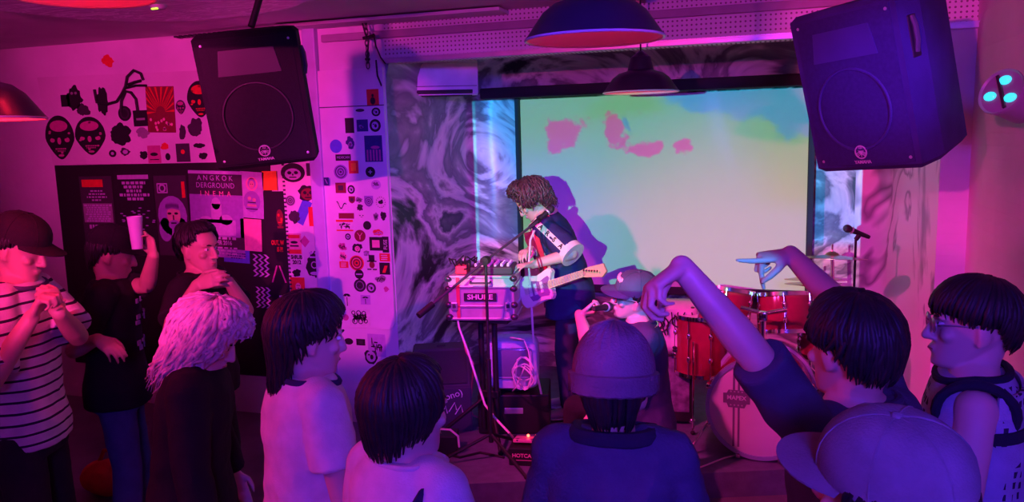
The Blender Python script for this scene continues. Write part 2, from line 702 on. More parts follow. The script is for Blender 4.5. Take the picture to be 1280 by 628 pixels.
# low stage with a slanting front edge
b = MB()
b.prism([(-2.47, 3.57), (XR - 0.005, 4.87), (XR - 0.005, 5.0), (0.89, 5.0), (0.79, 6.2), (-2.33, 6.2), (-2.47, 5.0)], Matrix.Translation((0, 0, 0.0)), 0.15)
o = b.build('stage_platform', M_stage)
tag(o, 'low grey carpeted stage with slanting front edge under the drum kit', 'stage')
# rounded painted panel hung under the ceiling at the left
b = MB()
pts = [onZ(x, y, CEIL - 0.05) for x, y in ((-40, 8), (30, 14), (100, 22), (170, 25), (240, 24), (310, 17), (360, 9), (390, -4), (395, -40), (-40, -60))]
b.prism([(p.x, p.y) for p in pts], Matrix.Translation((0, 0, CEIL - 0.06)), 0.055)
o = b.build('ceiling_panel', marble('painted_ceiling_panel', [(0, (.5, .5, .55)), (.45, (.35, .3, .4)), (.5, (.75, .75, .8)), (.56, (.3, .25, .35)), (1, (.6, .6, .65))], 2.5, 2, 5, stretch=(1, 4, 1)))
tag(o, 'paint-swirled panel with rounded edge hung flat under the ceiling', 'ceiling panel')
d = empty('smoke_detector', onZ(198, 7, CEIL - 0.06), 'small round smoke detector with a green light on the ceiling panel', 'smoke detector')
MB().lathe([(0.0, -0.02), (0.03, -0.02), (0.042, -0.008), (0.045, 0.0)]).build('housing', mat('detector_plastic', (.3, .28, .3), .5), d, True)
MB().box((0.0, -0.03, -0.02), (0.04, 0.012, 0.008), bev=0.003).build('indicator_light', mat('green_led', (.1, .5, .05), .4, emit=(.5, 1, .05), estr=2.0), d)


# ------------------------------------------------------------------ projection screen
def screen():
    x0, x1, z0, z1, y = -1.90, 0.255, 0.86, 2.33, 6.17
    root = empty('projection_screen', ((x0 + x1) / 2, y, 0.80), 'large pale projection screen with black border on the wall behind the stage', 'projection screen')
    ox, oz = root.location.x, root.location.z
    b = MB().box(((x0 + x1) / 2 - ox, 0.0, (z0 + z1) / 2 - oz), (x1 - x0, 0.012, z1 - z0))
    b.build('fabric', mat('matte_screen_white', (0.78, 0.78, 0.78), 0.9, var=0.01, spec=0.05), root)
    bf = mat('screen_border_black', (0.02, 0.018, 0.03), 0.7)
    f = 0.045
    for (cx, cz, sx, sz) in ((x0 - f / 2, (z0 + z1) / 2, f, z1 - z0 + 2 * f), (x1 + f / 2, (z0 + z1) / 2, f, z1 - z0 + 2 * f)):
        MB().box((cx - ox, -0.004, cz - oz), (sx, 0.03, sz), bev=0.003).build('side_border', bf, root)
    MB().box(((x0 + x1) / 2 - ox, -0.004, z0 - 0.03 - oz), (x1 - x0, 0.035, 0.06), bev=0.006).build('bottom_bar', bf, root)
    MB().box(((x0 + x1) / 2 - 0.12 - ox, -0.06, z1 + 0.055 - oz), (x1 - x0 + 0.36, 0.11, 0.085), bev=0.012).build('roller_case', bf, root)


screen()


# ------------------------------------------------------------------ pendant lamps
M_enamel = mat('dark_enamel', (0.018, 0.015, 0.04), 0.3, var=0.1)
M_inner = mat('lamp_inner_white', (0.75, 0.6, 0.62), 0.5, var=0.05)
M_bulb = mat('red_bulb', (0.8, 0.05, 0.1), 0.3, emit=(1.0, 0.02, 0.10), estr=2.0)


def pendant(loc, label, energy, color, rad=0.22):
    r = empty('pendant_lamp', loc, label, 'pendant lamp', 'domed pendant lamps')
    k = rad / 0.22
    t = 0.004
    out = [(0.22, 0.0), (0.223, 0.006), (0.215, 0.014), (0.19, 0.05), (0.165, 0.085), (0.13, 0.112), (0.085, 0.125), (0.078, 0.13)]
    prof = [(a * k, z * k) for a, z in out]
    inn = [((a - t) * k, (z - t * 0.6) * k) for a, z in reversed(out[2:])]
    sh = MB().lathe(prof + [((0.074) * k, 0.128 * k)]).build('shade', M_enamel, r, True)
    # open dome: outer skin, rolled rim and inner skin
    bpy.data.objects.remove(sh)
    b = MB()
    b.lathe(prof, seg=56)
    b2 = MB()
    b2.lathe([(a - 0.003, z - 0.001) for a, z in prof[1:]], seg=56)
    for q, nm, mm in ((b, 'shade', M_enamel), (b2, 'inner_reflector', M_inner)):
        fs = [f for f in q.bm.faces if len(f.verts) > 4 and f.calc_center_median().z < 0.05]
        bmesh.ops.delete(q.bm, geom=fs, context='FACES_ONLY')
        q.build(nm, mm, r, True)
    MB().torus((0, 0, 0.003), rad, 0.0045, seg=56).build('rim', mat('rim_enamel', (0.45, 0.42, 0.5), 0.3), r, True)
    MB().lathe([(0.078 * k, 0.126 * k), (0.072 * k, 0.15 * k), (0.058 * k, 0.205 * k), (0.05 * k, 0.21 * k), (0.03 * k, 0.225 * k), (0.012, 0.24 * k)]).build('neck', M_enamel, r, True)
    MB().cyl((0, 0, 0.23 * k), (0, 0, CEIL - loc[2] - 0.02), 0.005, 8).build('cord', M_black, r)
    MB().lathe([(0.045, CEIL - loc[2] - 0.03), (0.05, CEIL - loc[2] - 0.01), (0.05, CEIL - loc[2])]).build('ceiling_rose', M_enamel, r, True)
    MB().lathe([(0.0, 0.036), (0.018, 0.04), (0.028, 0.058), (0.03, 0.072), (0.02, 0.1), (0.014, 0.126)], seg=20).build('bulb', M_bulb, r, True)
    l = bpy.data.lights.new('bulb_light', 'POINT')
    l.color = color
    l.energy = energy
    l.shadow_soft_size = 0.02
    o = bpy.data.objects.new('bulb_light', l)
    COL.objects.link(o)
    o.parent = r
    o.location = (0, 0, 0.024)
    return r


pendant(at(743, 50, 2.55), 'large dark pendant lamp in front, top of the picture centre, red inside', 0.5, (1.0, 0.02, 0.16))
pendant(at(801, 116, 4.72), 'smaller-looking dark pendant lamp hanging before the top edge of the projection screen', 1.2, (1.0, 0.02, 0.16))
pendant(at(-38, 150, 2.6), 'black pendant lamp cut off by the left edge beside the stickered wall', 10, RED)
pendant(at(104, -3, 2.6), 'red-lit pendant lamp cut off by the top edge at the upper left', 2.0, RED)


# ------------------------------------------------------------------ loudspeakers
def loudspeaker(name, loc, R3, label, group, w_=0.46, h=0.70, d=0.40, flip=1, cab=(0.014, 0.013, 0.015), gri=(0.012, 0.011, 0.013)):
    r = empty(name, loc, label, 'loudspeaker', group)
    r.rotation_euler = R3.to_euler()
    # cabinet: front wide, back narrower, local front -Y
    def sect(z, gr=0.0):
        a = w_ / 2 - gr
        return [(-a, -d / 2 + gr, z), (a, -d / 2 + gr, z), (a, -d / 2 + 0.14, z), (a * 0.62, d / 2 - gr, z), (-a * 0.62, d / 2 - gr, z), (-a, -d / 2 + 0.14, z)]
    b = MB()
    rings = []
    for z, g in ((-h / 2, 0.02), (-h / 2 + 0.02, 0.0), (h / 2 - 0.02, 0.0), (h / 2, 0.02)):
        rings.append([Vector(p) for p in sect(z, g)])
    b.ring_loft(rings)
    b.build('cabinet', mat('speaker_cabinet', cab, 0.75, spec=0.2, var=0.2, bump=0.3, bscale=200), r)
    # grille: gently bowed perforated steel
    b = MB()
    n = 10
    rings = []
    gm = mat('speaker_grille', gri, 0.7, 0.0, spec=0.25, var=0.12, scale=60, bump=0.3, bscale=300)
    for j in range(2):
        pts = []
        for i in range(n + 1):
            x = -w_ / 2 + 0.025 + (w_ - 0.05) * i / n
            pts.append(Vector((x, -d / 2 - 0.004 - 0.012 * (1 - (2 * i / n - 1) ** 2), (-h / 2 + 0.03) if j == 0 else (h / 2 - 0.03))))
        for i in range(n, -1, -1):
            pts.append(Vector((-w_ / 2 + 0.025 + (w_ - 0.05) * i / n, -d / 2 + 0.002, (-h / 2 + 0.03) if j == 0 else (h / 2 - 0.03))))
        rings.append(pts)
    b.ring_loft(rings)
    b.build('grille', gm, r)
    R90 = Matrix.Rotation(math.radians(90), 3, 'X')
    yg = -d / 2 - 0.0165
    # cone and horn showing through the grille
    MB().torus((0, yg, -0.075), 0.165, 0.006, R90, 48, 6).build('woofer_ring', mat('cone_edge', tuple(x * 1.35 for x in gri), 0.5), r, True)
    b = MB()
    b.prism([(-0.15, 0.13), (0.15, 0.13), (0.13, 0.25), (-0.13, 0.25)], rot_basis(Vector((1, 0, 0)), Vector((0, 0, 1)), Vector((0, -1, 0)), (0, yg + 0.004, 0)), 0.004)
    b.build('horn_mouth', mat('horn_grey', tuple(x * 1.5 for x in gri), 0.5), r)
    # round badge: ring with three crossed forks, and the name under it
    lm = mat('badge_silver', (0.62, 0.55, 0.58), 0.4, 0.2)
    cz = -h / 2 + 0.085
    bd = MB().torus((0, yg - 0.004, cz), 0.026, 0.003, R90, 32, 6).build('badge', lm, r, True)
    b = MB()
    for k in range(3):
        a = math.radians(90 + 120 * k)
        u_ = Vector((math.cos(a), 0, math.sin(a)))
        p_ = Vector((-math.sin(a), 0, math.cos(a)))
        c_ = Vector((0, yg - 0.003, cz))
        b.cyl(c_ - u_ * 0.02, c_ + u_ * 0.006, 0.0017, 6)
        for s_ in (-1, 0, 1):
            b.cyl(c_ + u_ * 0.006 + p_ * 0.006 * s_, c_ + u_ * 0.022 + p_ * 0.006 * s_, 0.0016, 6)
        b.cyl(c_ + u_ * 0.006 - p_ * 0.006, c_ + u_ * 0.006 + p_ * 0.006, 0.0016, 6)
    b.build('emblem', lm, bd)
    text('YAMAHA', 0.019, rot_basis(Vector((1, 0, 0)), Vector((0, 0, 1)), Vector((0, -1, 0)), (0, yg - 0.002, cz - 0.042)), lm, bd, bold=0.0004)
    # side handle recess
    b = MB()
    b.box((w_ / 2 * flip - 0.002 * flip, -d / 2 + 0.075, 0.16), (0.012, 0.05, 0.16), bev=0.005)
    hd = b.build('handle_cup', M_black, r)
    MB().tube([(w_ / 2 * flip + 0.002, -d / 2 + 0.075, 0.235), (w_ / 2 * flip + 0.012, -d / 2 + 0.075, 0.2), (w_ / 2 * flip + 0.012, -d / 2 + 0.075, 0.14), (w_ / 2 * flip + 0.002, -d / 2 + 0.075, 0.1)], 0.011, 8).build('grip', mat('handle_grip', (0.06, 0.06, 0.07), 0.5), hd, True)
    for sx in (-1, 1):
        for sz in (-1, 1):
            MB().lathe([(0.0, 0.004), (0.006, 0.003), (0.007, 0.0)], (sx * (w_ / 2 - 0.04), yg + 0.012, sz * (h / 2 - 0.05)), R90, 10).build('grille_screw', M_alu, r, True)
    return r


R_l = Matrix.Rotation(math.radians(26), 3, 'Z') @ Matrix.Rotation(math.radians(10), 3, 'X') @ Matrix.Rotation(math.radians(-5), 3, 'Y')
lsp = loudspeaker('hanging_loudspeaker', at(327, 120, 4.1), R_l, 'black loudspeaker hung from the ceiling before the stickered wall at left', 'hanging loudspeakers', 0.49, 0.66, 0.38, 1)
R_r = Matrix.Rotation(math.radians(-43), 3, 'Z') @ Matrix.Rotation(math.radians(14), 3, 'X') @ Matrix.Rotation(math.radians(-3.5), 3, 'Y')
rsp = loudspeaker('hanging_loudspeaker', at(1110, 97, 3.3), R_r, 'large loudspeaker tilted down at upper right beside the pink brick wall', 'hanging loudspeakers', 0.49, 0.67, 0.44, 1, (0.045, 0.04, 0.13), (0.035, 0.032, 0.11))  # indigo light put into the blue tint of cabinet and grille
# yokes that hold them
for sp_, top in ((lsp, CEIL), (rsp, CEIL)):
    p = sp_.location
    q = MB()
    h_ = top - p.z
    q.box((0, 0.1, 0), (0.001, 0.001, 0.001))
    q = MB()
    inv = sp_.rotation_euler.to_matrix().transposed()
    a_ = inv @ Vector((0, 0.08, h_))
    q.cyl((0, 0.08, 0.34), a_, 0.018, 10)
    q.cyl(a_ - inv @ Vector((0, 0, 0.012)), a_, 0.06, 16)
    q.build('mounting_pole', M_black, sp_, True)

# ------------------------------------------------------------------ air conditioner in the recess corner
ac = empty('air_conditioner', at(541, 97, 5.85), 'white wall air conditioner high in the left corner of the stage recess', 'air conditioner', None, math.radians(26))
b = MB()
pr = [(-0.10, -0.13), (-0.115, 0.10), (-0.09, 0.125), (0.09, 0.13), (0.09, -0.13), (-0.03, -0.135)]
rings = [[Vector((x, y, z)) for y, z in pr] for x in (-0.32, 0.32)]
b.ring_loft(rings)
bmesh.ops.bevel(b.bm, geom=list(b.bm.edges), offset=0.012, segments=2, affect='EDGES')
b.build('body', mat('ac_white', (0.78, 0.72, 0.74), 0.4), ac)
MB().box((0.0, -0.075, -0.118), (0.56, 0.07, 0.022), Matrix.Rotation(math.radians(-24), 3, 'X'), 0.004).build('outlet_louvre', M_charcoal, ac)
MB().box((0.0, -0.112, -0.07), (0.62, 0.006, 0.004)).build('panel_seam', M_charcoal, ac)
MB().lathe([(0.0, 0.004), (0.014, 0.003), (0.015, 0)], (-0.27, -0.112, 0.03), Matrix.Rotation(math.radians(90), 3, 'X'), 16).build('logo_disc', M_charcoal, ac, True)

# ------------------------------------------------------------------ chain and hooks from the ceiling, cable
ch = empty('hanging_chain', onY(456, 6, 4.9), 'dark chain and hook hanging from the ceiling beside the header', 'chain')
o0 = ch.location
b = MB()
top = CEIL - o0.z
for i in range(9):
    z = top - 0.015 - i * 0.036
    R3 = Matrix.Rotation(math.radians(90), 3, 'X') if i % 2 == 0 else Matrix.Rotation(math.radians(90), 3, 'X') @ Matrix.Rotation(math.radians(90), 3, 'Y')
    R3 = (Matrix.Rotation(0, 3, 'X') if i % 2 == 0 else Matrix.Rotation(math.radians(90), 3, 'Z')) @ Matrix.Rotation(math.radians(90), 3, 'X')
    pts = []
    for k in range(14):
        a = 2 * math.pi * k / 14
        pts.append(Vector((0, 0, z)) + R3 @ Vector((0.012 * math.cos(a), 0.024 * math.sin(a), 0)))
    b.tube(pts, 0.004, 6, closed=True)
b.build('links', M_charcoal, ch, True)
P = lambda x, y: onY(x, y, 4.9) - o0
MB().tube([P(448, 15), P(452, 25), P(456, 40), P(460, 49)], 0.006, 8).build('hook_rod', M_black, ch, True)
MB().tube([P(444, 16), P(450, 17), P(455, 14)], 0.007, 8).build('hook', M_black, ch, True)
MB().tube([P(454, 48), P(462, 46), P(468, 44)], 0.011, 8).build('clamp', M_black, ch, True)
MB().tube([P(461, 47), P(460, 60), P(459, 74)], 0.006, 8).build('drop_rod', M_black, ch, True)
MB().tube([P(457, 74), P(462, 74)], 0.009, 8).build('rod_tip', M_black, ch, True)
MB().tube([P(467, 44), P(470, 58), P(476, 72), P(482, 80)], 0.005, 8).build('strap', M_black, ch, True)
b = MB()
pts = [onY(470, 75, 4.93), onY(472, 95, 4.93), onY(480, 115, 5.0), onY(490, 126, 5.1), onY(502, 131, 5.25), onY(512, 127, 5.4), onY(520, 112, 5.6)]
b.tube(pts, 0.006, 8)
tag(b.build('loose_cable', M_black, None, True), 'thin black cable drooping from the column toward the air conditioner', 'cable')

# ------------------------------------------------------------------ spotlight on the right wall
sl = empty('wall_spotlight', onX(1262, 120, 0.93), 'round spotlight with glowing cyan lenses on the right brick wall', 'spotlight')
R3 = Matrix.Rotation(math.radians(62), 3, 'Z') @ Matrix.Rotation(math.radians(80), 3, 'X')
sl.rotation_euler = (Matrix.Rotation(math.radians(-52), 3, 'Z') @ Matrix.Rotation(math.radians(70), 3, 'X')).to_euler()
MB().lathe([(0.0, -0.13), (0.07, -0.13), (0.085, -0.10), (0.09, 0.03), (0.098, 0.05), (0.096, 0.058), (0.088, 0.05), (0.0, 0.045)], seg=36).build('housing', mat('spot_housing', (0.28, 0.28, 0.36), 0.4), sl, True)
ml = mat('cyan_lens', (0.1, 0.6, 0.7), 0.2, emit=(0.02, 0.75, 0.9), estr=1.2)
for a, rr in ((200, 0.05), (330, 0.055), (90, 0.05)):
    x, y = rr * math.cos(math.radians(a)), rr * math.sin(math.radians(a))
    MB().ball((x, y, 0.05), (0.028, 0.02, 0.012)).build('lens', ml, sl, True)
MB().box((0, 0, 0.052), (0.012, 0.16, 0.012), Matrix.Rotation(0.5, 3, 'Z')).build('lens_bar', M_charcoal, sl)
MB().tube([(-0.1, 0, -0.02), (-0.12, 0, -0.12), (0, 0, -0.19), (0.12, 0, -0.12), (0.1, 0, -0.02)], 0.01, 8).build('yoke', M_black, sl, True)

# ------------------------------------------------------------------ boards, posters, stickers on the front wall
def wmat(name, col, **k):
    return mat(name, col, k.pop('rough', 0.55), var=k.pop('var', 0.1), scale=k.pop('scale', 30), **k)


PAPER = {'white': wmat('paper_white', (0.75, 0.72, 0.7)), 'black': wmat('print_black', (0.015, 0.013, 0.016)), 'red': wmat('print_red', (0.75, 0.03, 0.03)),
         'darkred': wmat('print_dark_red', (0.22, 0.02, 0.03)), 'blue': wmat('print_blue', (0.10, 0.14, 0.65)), 'orange': wmat('print_orange', (0.9, 0.30, 0.02)),
         'grey': wmat('print_grey', (0.28, 0.26, 0.28)), 'dark': wmat('print_dark', (0.05, 0.035, 0.05)), 'violet': wmat('print_violet', (0.32, 0.18, 0.5)),
         'lilac': wmat('print_lilac', (0.5, 0.35, 0.62)), 'pink': wmat('print_pink', (0.85, 0.3, 0.42)), 'navy': wmat('print_navy', (0.03, 0.03, 0.16)), 'skin': wmat('print_skin', (0.62, 0.36, 0.33)), 'magenta': wmat('print_magenta', (0.55, 0.08, 0.28))}
WY = 5.0


def PX(px, py, Y=WY):
    return onY(px, py, Y)


def wall_item(name, label, cat, px, py, w_px, h_px, col, shape='rect', group=None, Y=WY, t=0.003, rot=0.0, mat_=None):
    """thin item on the wall facing the room; returns (object, half width, half height, surface offset)"""
    p = PX(px, py, Y - 0.0005)
    a = (PX(px + w_px / 2, py, Y) - PX(px - w_px / 2, py, Y)).x / 2
    h = (PX(px, py - h_px / 2, Y) - PX(px, py + h_px / 2, Y)).z / 2
    r_ = random.Random(int(px * 7 + py * 13))
    if shape == 'rect':
        ol = [(-a, -h), (a, -h), (a, h), (-a, h)]
    elif shape == 'disc':
        ol = [(a * math.cos(2 * math.pi * k / 28), h * math.sin(2 * math.pi * k / 28)) for k in range(28)]
    elif shape == 'diamond':
        ol = [(-a, 0), (0, -h), (a, 0), (0, h)]
    elif shape == 'shield':
        ol = [(-a, h), (-a, -h * 0.2), (-a * 0.6, -h * 0.75), (0, -h), (a * 0.6, -h * 0.75), (a, -h * 0.2), (a, h)]
    elif shape == 'head':
        ol = []
        for k in range(36):
            q = 2 * math.pi * k / 36
            x, y = math.cos(q), math.sin(q)
            wd = 1.0 if y > -0.1 else 1.0 - 0.42 * (-y - 0.1) / 0.9
            ol.append((a * x * wd, h * y))
    else:  # torn or cut-out outline
        ol = []
        n = 30
        for k in range(n):
            q = 2 * math.pi * k / n
            f = 0.78 + 0.32 * noise.noise(Vector((math.cos(q) * 1.8 + px, math.sin(q) * 1.8 + py, 0.3))) + r_.uniform(-0.07, 0.07)
            ol.append((a * math.cos(q) * f, h * math.sin(q) * f))
    b = MB()
    b.prism(ol, FACE_CAM((0, 0, 0)), t)
    o = b.build(name, mat_ or PAPER[col], None)
    o.location = p
    if rot:
        o.rotation_euler = (0, rot, 0)
    tag(o, label, cat, group)
    return o, a, h, -t - 0.0004


def shapes(parent, name, col, polys, y, t=0.0006):
    b = MB()
    for ol in polys:
        b.prism(ol, FACE_CAM((0, y, 0)), t)
    return b.build(name, PAPER[col] if isinstance(col, str) else col, parent)


def ell(cx, cy, rx, ry, n=18, a0=0.0):
    return [(cx + rx * math.cos(2 * math.pi * k / n + a0), cy + ry * math.sin(2 * math.pi * k / n + a0)) for k in range(n)]


def rect(cx, cy, rx, ry):
    return [(cx - rx, cy - ry), (cx + rx, cy - ry), (cx + rx, cy + ry), (cx - rx, cy + ry)]


def ringpoly(cx, cy, r, wd, n=20):
    out = []
    for k in range(n):
        a, c = 2 * math.pi * k / n, 2 * math.pi * (k + 1) / n
        out.append([(cx + q * math.cos(g), cy + q * math.sin(g)) for q, g in ((r, a), (r, c), (r - wd, c), (r - wd, a))])
    return out


def wtext(o, txt, x, z, y, size, col, sx=1.0, name='lettering', **k):
    return text(txt, size, FACE_CAM((x, y, z)), PAPER[col] if isinstance(col, str) else col, o, name, sx, ext=0.0005, **k)


# painted panel carrying the cut-out stickers at the left, torn at its right edge
pts = [(68, 206), (275, 204), (272, 190), (268, 172), (269, 150), (264, 132), (266, 118), (262, 102), (258, 88), (48, 97)]
b = MB()
P0 = PX(68, 206)
b.prism([((PX(x, y) - P0).x, (PX(x, y) - P0).z) for x, y in pts], FACE_CAM((0, 0, 0)), 0.012)
o = b.build('sticker_board', plaster('board_paint', (0.70, 0.66, 0.66)))
o.location = P0 + Vector((0, -0.0005, 0))
tag(o, 'pale painted board with skull cut-outs above the black poster wall', 'board')
SY = WY - 0.013


def skull(label, px, py, w_, h_, dark='black', light='magenta', extra=None):
    o, a, h, y = wall_item('skull_sticker', label, 'sticker', px, py, w_, h_, dark, 'head', 'skull stickers', SY)
    r_ = random.Random(px)
    P_ = [ell(0, h * 0.52, a * 0.62, h * 0.26), ell(-a * 0.05, -h * 0.16, a * 0.13, h * 0.16), rect(0, -h * 0.52, a * 0.36, h * 0.035), rect(0, -h * 0.62, a * 0.30, h * 0.03),
          ell(-a * 0.52, -h * 0.12, a * 0.16, h * 0.10), ell(a * 0.5, -h * 0.12, a * 0.17, h * 0.11), ell(0.0, -h * 0.82, a * 0.2, h * 0.06)]
    for k in range(6):
        q = r_.uniform(0, 6.28)
        P_.append(ell(a * 0.7 * math.cos(q), h * 0.7 * math.sin(q), a * 0.09, h * 0.05, 7, q))
    shapes(o, 'face_print', light, P_, y)
    E = [ell(-a * 0.36, h * 0.08, a * 0.24, h * 0.14), ell(a * 0.36, h * 0.08, a * 0.24, h * 0.14)]
    E += [rect(a * x, -h * 0.57, a * 0.02, h * 0.08) for x in (-0.24, -0.12, 0, 0.12, 0.24)]
    shapes(o, 'eye_sockets', 'black', E, y - 0.0008)
    return o


skull('black skull cut-out with pale forehead, far left below the other cut-outs', 75, 172, 36, 55)
skull('wide black skull cut-out second from the left on the pale board', 113, 170, 38, 48)
skull('red and black skull cut-out beside the hanging loudspeaker', 250, 124, 32, 46, 'black', 'red')
skull('tiny dark skull cut-out between the sunburst poster and red skull', 226, 134, 12, 18, 'dark', 'magenta')
CUT = [
    ('black round-headed robot-like cut-out at the left top of the pale board', 93, 122, 24, 36, 'black', 'blob'),
    ('small black square sticker at the left top of the pale board', 82, 126, 11, 15, 'black', 'rect'),
    ('dark leaning cut-out right of the black square sticker', 104, 138, 22, 20, 'dark', 'blob'),
    ('tall black strip-shaped cut-out left of the cable loop', 128, 125, 17, 46, 'black', 'blob'),
    ('black oval cut-out hanging under the cable loop', 156, 142, 16, 19, 'black', 'disc'),
    ('black square sticker with a pale bar touching the red sunburst poster', 176, 148, 18, 20, 'black', 'rect'),
    ('large black kidney-shaped cut-out in the middle of the pale board', 150, 167, 32, 32, 'black', 'blob'),
    ('grey scribbled cut-out under the black square sticker', 179, 166, 20, 16, 'grey', 'blob'),
    ('small black ring sticker at the bottom of the pale board', 141, 192, 9, 9, 'black', 'disc'),
    ('smudged dark cut-out right of the small ring sticker', 157, 190, 14, 12, 'dark', 'blob'),
    ('black splash-shaped cut-out at the bottom of the pale board', 180, 194, 14, 13, 'black', 'blob'),
    ('magenta square sticker with a black eye at the bottom row', 193, 193, 16, 22, 'magenta', 'rect'),
    ('small red cut-out above the black bean sticker', 206, 183, 12, 11, 'red', 'blob'),
    ('little black bean sticker under the red cut-out', 210, 196, 6, 9, 'black', 'disc'),
    ('dark rectangle sticker with a red centre at the bottom row', 229, 191, 17, 23, 'dark', 'rect'),
    ('dark long cut-out below the tiny skull', 228, 166, 10, 22, 'dark', 'blob'),
    ('dark branching cut-out below the red and black skull', 244, 159, 22, 28, 'dark', 'blob'),
    ('black wavy-lettered cut-out near the torn edge of the pale board', 249, 182, 17, 8, 'black', 'blob'),
    ('black round cut-out with a tail at the lower right of the pale board', 254, 195, 14, 10, 'black', 'blob'),
    ('red-brown paper scrap high on the wall left of the loudspeaker', 134, 76, 20, 18, 'red', 'blob'),
]
for lab, x, y, ww, hh, c_, shp in CUT:
    o, a, h, yo = wall_item('cut_out_sticker', lab, 'sticker', x, y, ww, hh, c_, shp, 'cut-out stickers on the pale board', WY if y < 85 else SY)
    if 'ring' in lab:
        shapes(o, 'centre_print', 'lilac', [ell(0, 0, a * 0.45, h * 0.45)], yo)
    elif 'pale bar' in lab:
        shapes(o, 'bar_print', 'grey', [rect(0, -h * 0.1, a * 0.6, h * 0.14)], yo)
    elif 'black eye' in lab:
        shapes(o, 'eye_print', 'black', [ell(0, 0, a * 0.6, h * 0.2), rect(0, -h * 0.6, a * 0.7, h * 0.05)], yo)
    elif 'red centre' in lab:
        shapes(o, 'centre_print', 'red', [ell(0, h * 0.1, a * 0.3, h * 0.25)], yo)
    elif 'robot' in lab:
        shapes(o, 'face_print', 'grey', [ell(-a * 0.2, h * 0.3, a * 0.14, h * 0.1), ell(a * 0.2, h * 0.3, a * 0.14, h * 0.1)], yo)
    elif 'oval' in lab:
        shapes(o, 'ring_print', 'dark', ringpoly(0, 0, a * 0.7, a * 0.2), yo)
# cable loop hung on the board
b = MB()
Q = lambda x, y: PX(x, y, SY - 0.012)
b.tube([Q(118, 112), Q(121, 128), Q(132, 131), Q(146, 127), Q(152, 118), Q(157, 108), Q(159, 96), Q(167, 88), Q(176, 92), Q(179, 100)], 0.011, 8)
b.tube([Q(160, 106), Q(168, 103), Q(176, 101)], 0.011, 8)
b.tube([Q(151, 140), Q(152, 126), Q(157, 114), Q(164, 116), Q(170, 124), Q(172, 138)], 0.011, 8)
b.tube([Q(157, 110), Q(170, 107), Q(183, 107)], 0.009, 8)
tag(b.build('looped_cable', M_black, None, True), 'thick black cable looped on the pale sticker board left of the sunburst poster', 'cable')
o, a, h, y = wall_item('sunburst_poster', 'red sunburst poster on the pale sticker board', 'poster', 201, 137, 35, 58, 'darkred', 'rect', None, SY)
o.rotation_euler = (0, math.radians(2), 0)
P_ = []
for k in range(22):
    q = math.pi * (k / 21.0) * 1.0
    q2 = q + 0.05
    L_ = 2.2 * h

    def clipp(v_):
        return (max(-a * 0.97, min(a * 0.97, v_[0])), max(-h * 0.97, min(h * 0.97, v_[1])))
    s_ = h * 0.25
    P_.append([clipp((s_ * math.cos(q), s_ * math.sin(q) - h * 0.1)), clipp((L_ * math.cos(q), L_ * math.sin(q) - h * 0.1)), clipp((L_ * math.cos(q2), L_ * math.sin(q2) - h * 0.1)), clipp((s_ * math.cos(q2), s_ * math.sin(q2) - h * 0.1))])
shapes(o, 'rays_print', 'red', P_, y)
r_ = random.Random(3)
shapes(o, 'figures_print', 'pink', [ell(r_.uniform(-0.75, 0.75) * a, r_.uniform(-0.9, -0.35) * h, a * 0.09, h * 0.07, 7) for k in range(14)], y - 0.0008)

# ---- black poster wall
b = MB()
p0, p1 = PX(70, 207), PX(352, 407)
b.box(((p0.x + p1.x) / 2, WY - 0.008, (p0.z + 0.3) / 2), (p1.x - p0.x, 0.0139, p0.z - 0.3))
o = b.build('poster_board', mat('poster_board_black', (0.012, 0.011, 0.012), 0.6), None)
tag(o, 'long matte black board carrying posters behind the left crowd', 'board')
BY = WY - 0.0155


def poster(label, px, py, ww, hh, col, rot=0.0, name='poster'):
    return wall_item(name, label, 'poster', px, py, ww, hh, col, 'rect', 'posters on the black board', BY, 0.002, rot)


r_ = random.Random(11)


def lines(o, a, h, y, col, z0, z1, n, seed, wmin=0.4, wmax=0.9, th=0.5, name='small_print'):
    q = random.Random(seed)
    P_ = []
    for k in range(n):
        z = z0 + (z1 - z0) * (k + 0.5) / n
        wl = q.uniform(wmin, wmax) * a
        x = -wl
        while x < wl:
            d_ = q.uniform(0.06, 0.2) * a
            P_.append(rect(min(x + d_ / 2, wl), z * h, d_ / 2, abs(z1 - z0) / n * th * h * 0.5))
            x += d_ + 0.06 * a
    return shapes(o, name, col, P_, y)


o, a, h, y = poster('black text poster with a red heading at the far left of the board', 124, 275, 40, 108, 'dark')
shapes(o, 'heading_bar', 'red', [rect(-a * 0.2, h * 0.84, a * 0.65, h * 0.085)], y)
lines(o, a, h, y, 'lilac', 0.70, 0.42, 4, 1, 0.3, 0.7)
shapes(o, 'grey_block', 'grey', [rect(0, h * 0.16, a * 0.9, h * 0.22)], y)
lines(o, a, h, y - 0.0008, 'lilac', 0.36, -0.05, 8, 2, 0.5, 0.85, 0.7)
lines(o, a, h, y, 'lilac', -0.1, -0.22, 1, 3, 0.6, 0.7, 0.8)
o, a, h, y = poster('black list poster with a purple heading, second from left on the board', 171, 275, 48, 118, 'black')
shapes(o, 'heading_bar', 'lilac', [rect(0, h * 0.90, a * 0.80, h * 0.045)], y)
lines(o, a, h, y, 'lilac', 0.82, 0.40, 5, 5, 0.25, 0.8, 0.7)
P_ = []
for k in range(24):
    q = r_.uniform(0, 6.28)
    rr = r_.uniform(0.3, 0.9)
    P_.append(ell(a * rr * math.cos(q), h * (0.0 + 0.45 * rr * math.sin(q)), a * 0.09, h * 0.015, 6, q))
shapes(o, 'figures_print', 'violet', P_, y)
o, a, h, y = poster('painted poster of a long-haired face above a framed square emblem', 216, 270, 40, 100, 'dark')
shapes(o, 'hair_print', 'violet', [ell(0, 0, a * 0.9, h * 0.5), ell(-a * 0.5, -h * 0.35, a * 0.4, h * 0.3), ell(a * 0.5, -h * 0.35, a * 0.4, h * 0.3)], y)
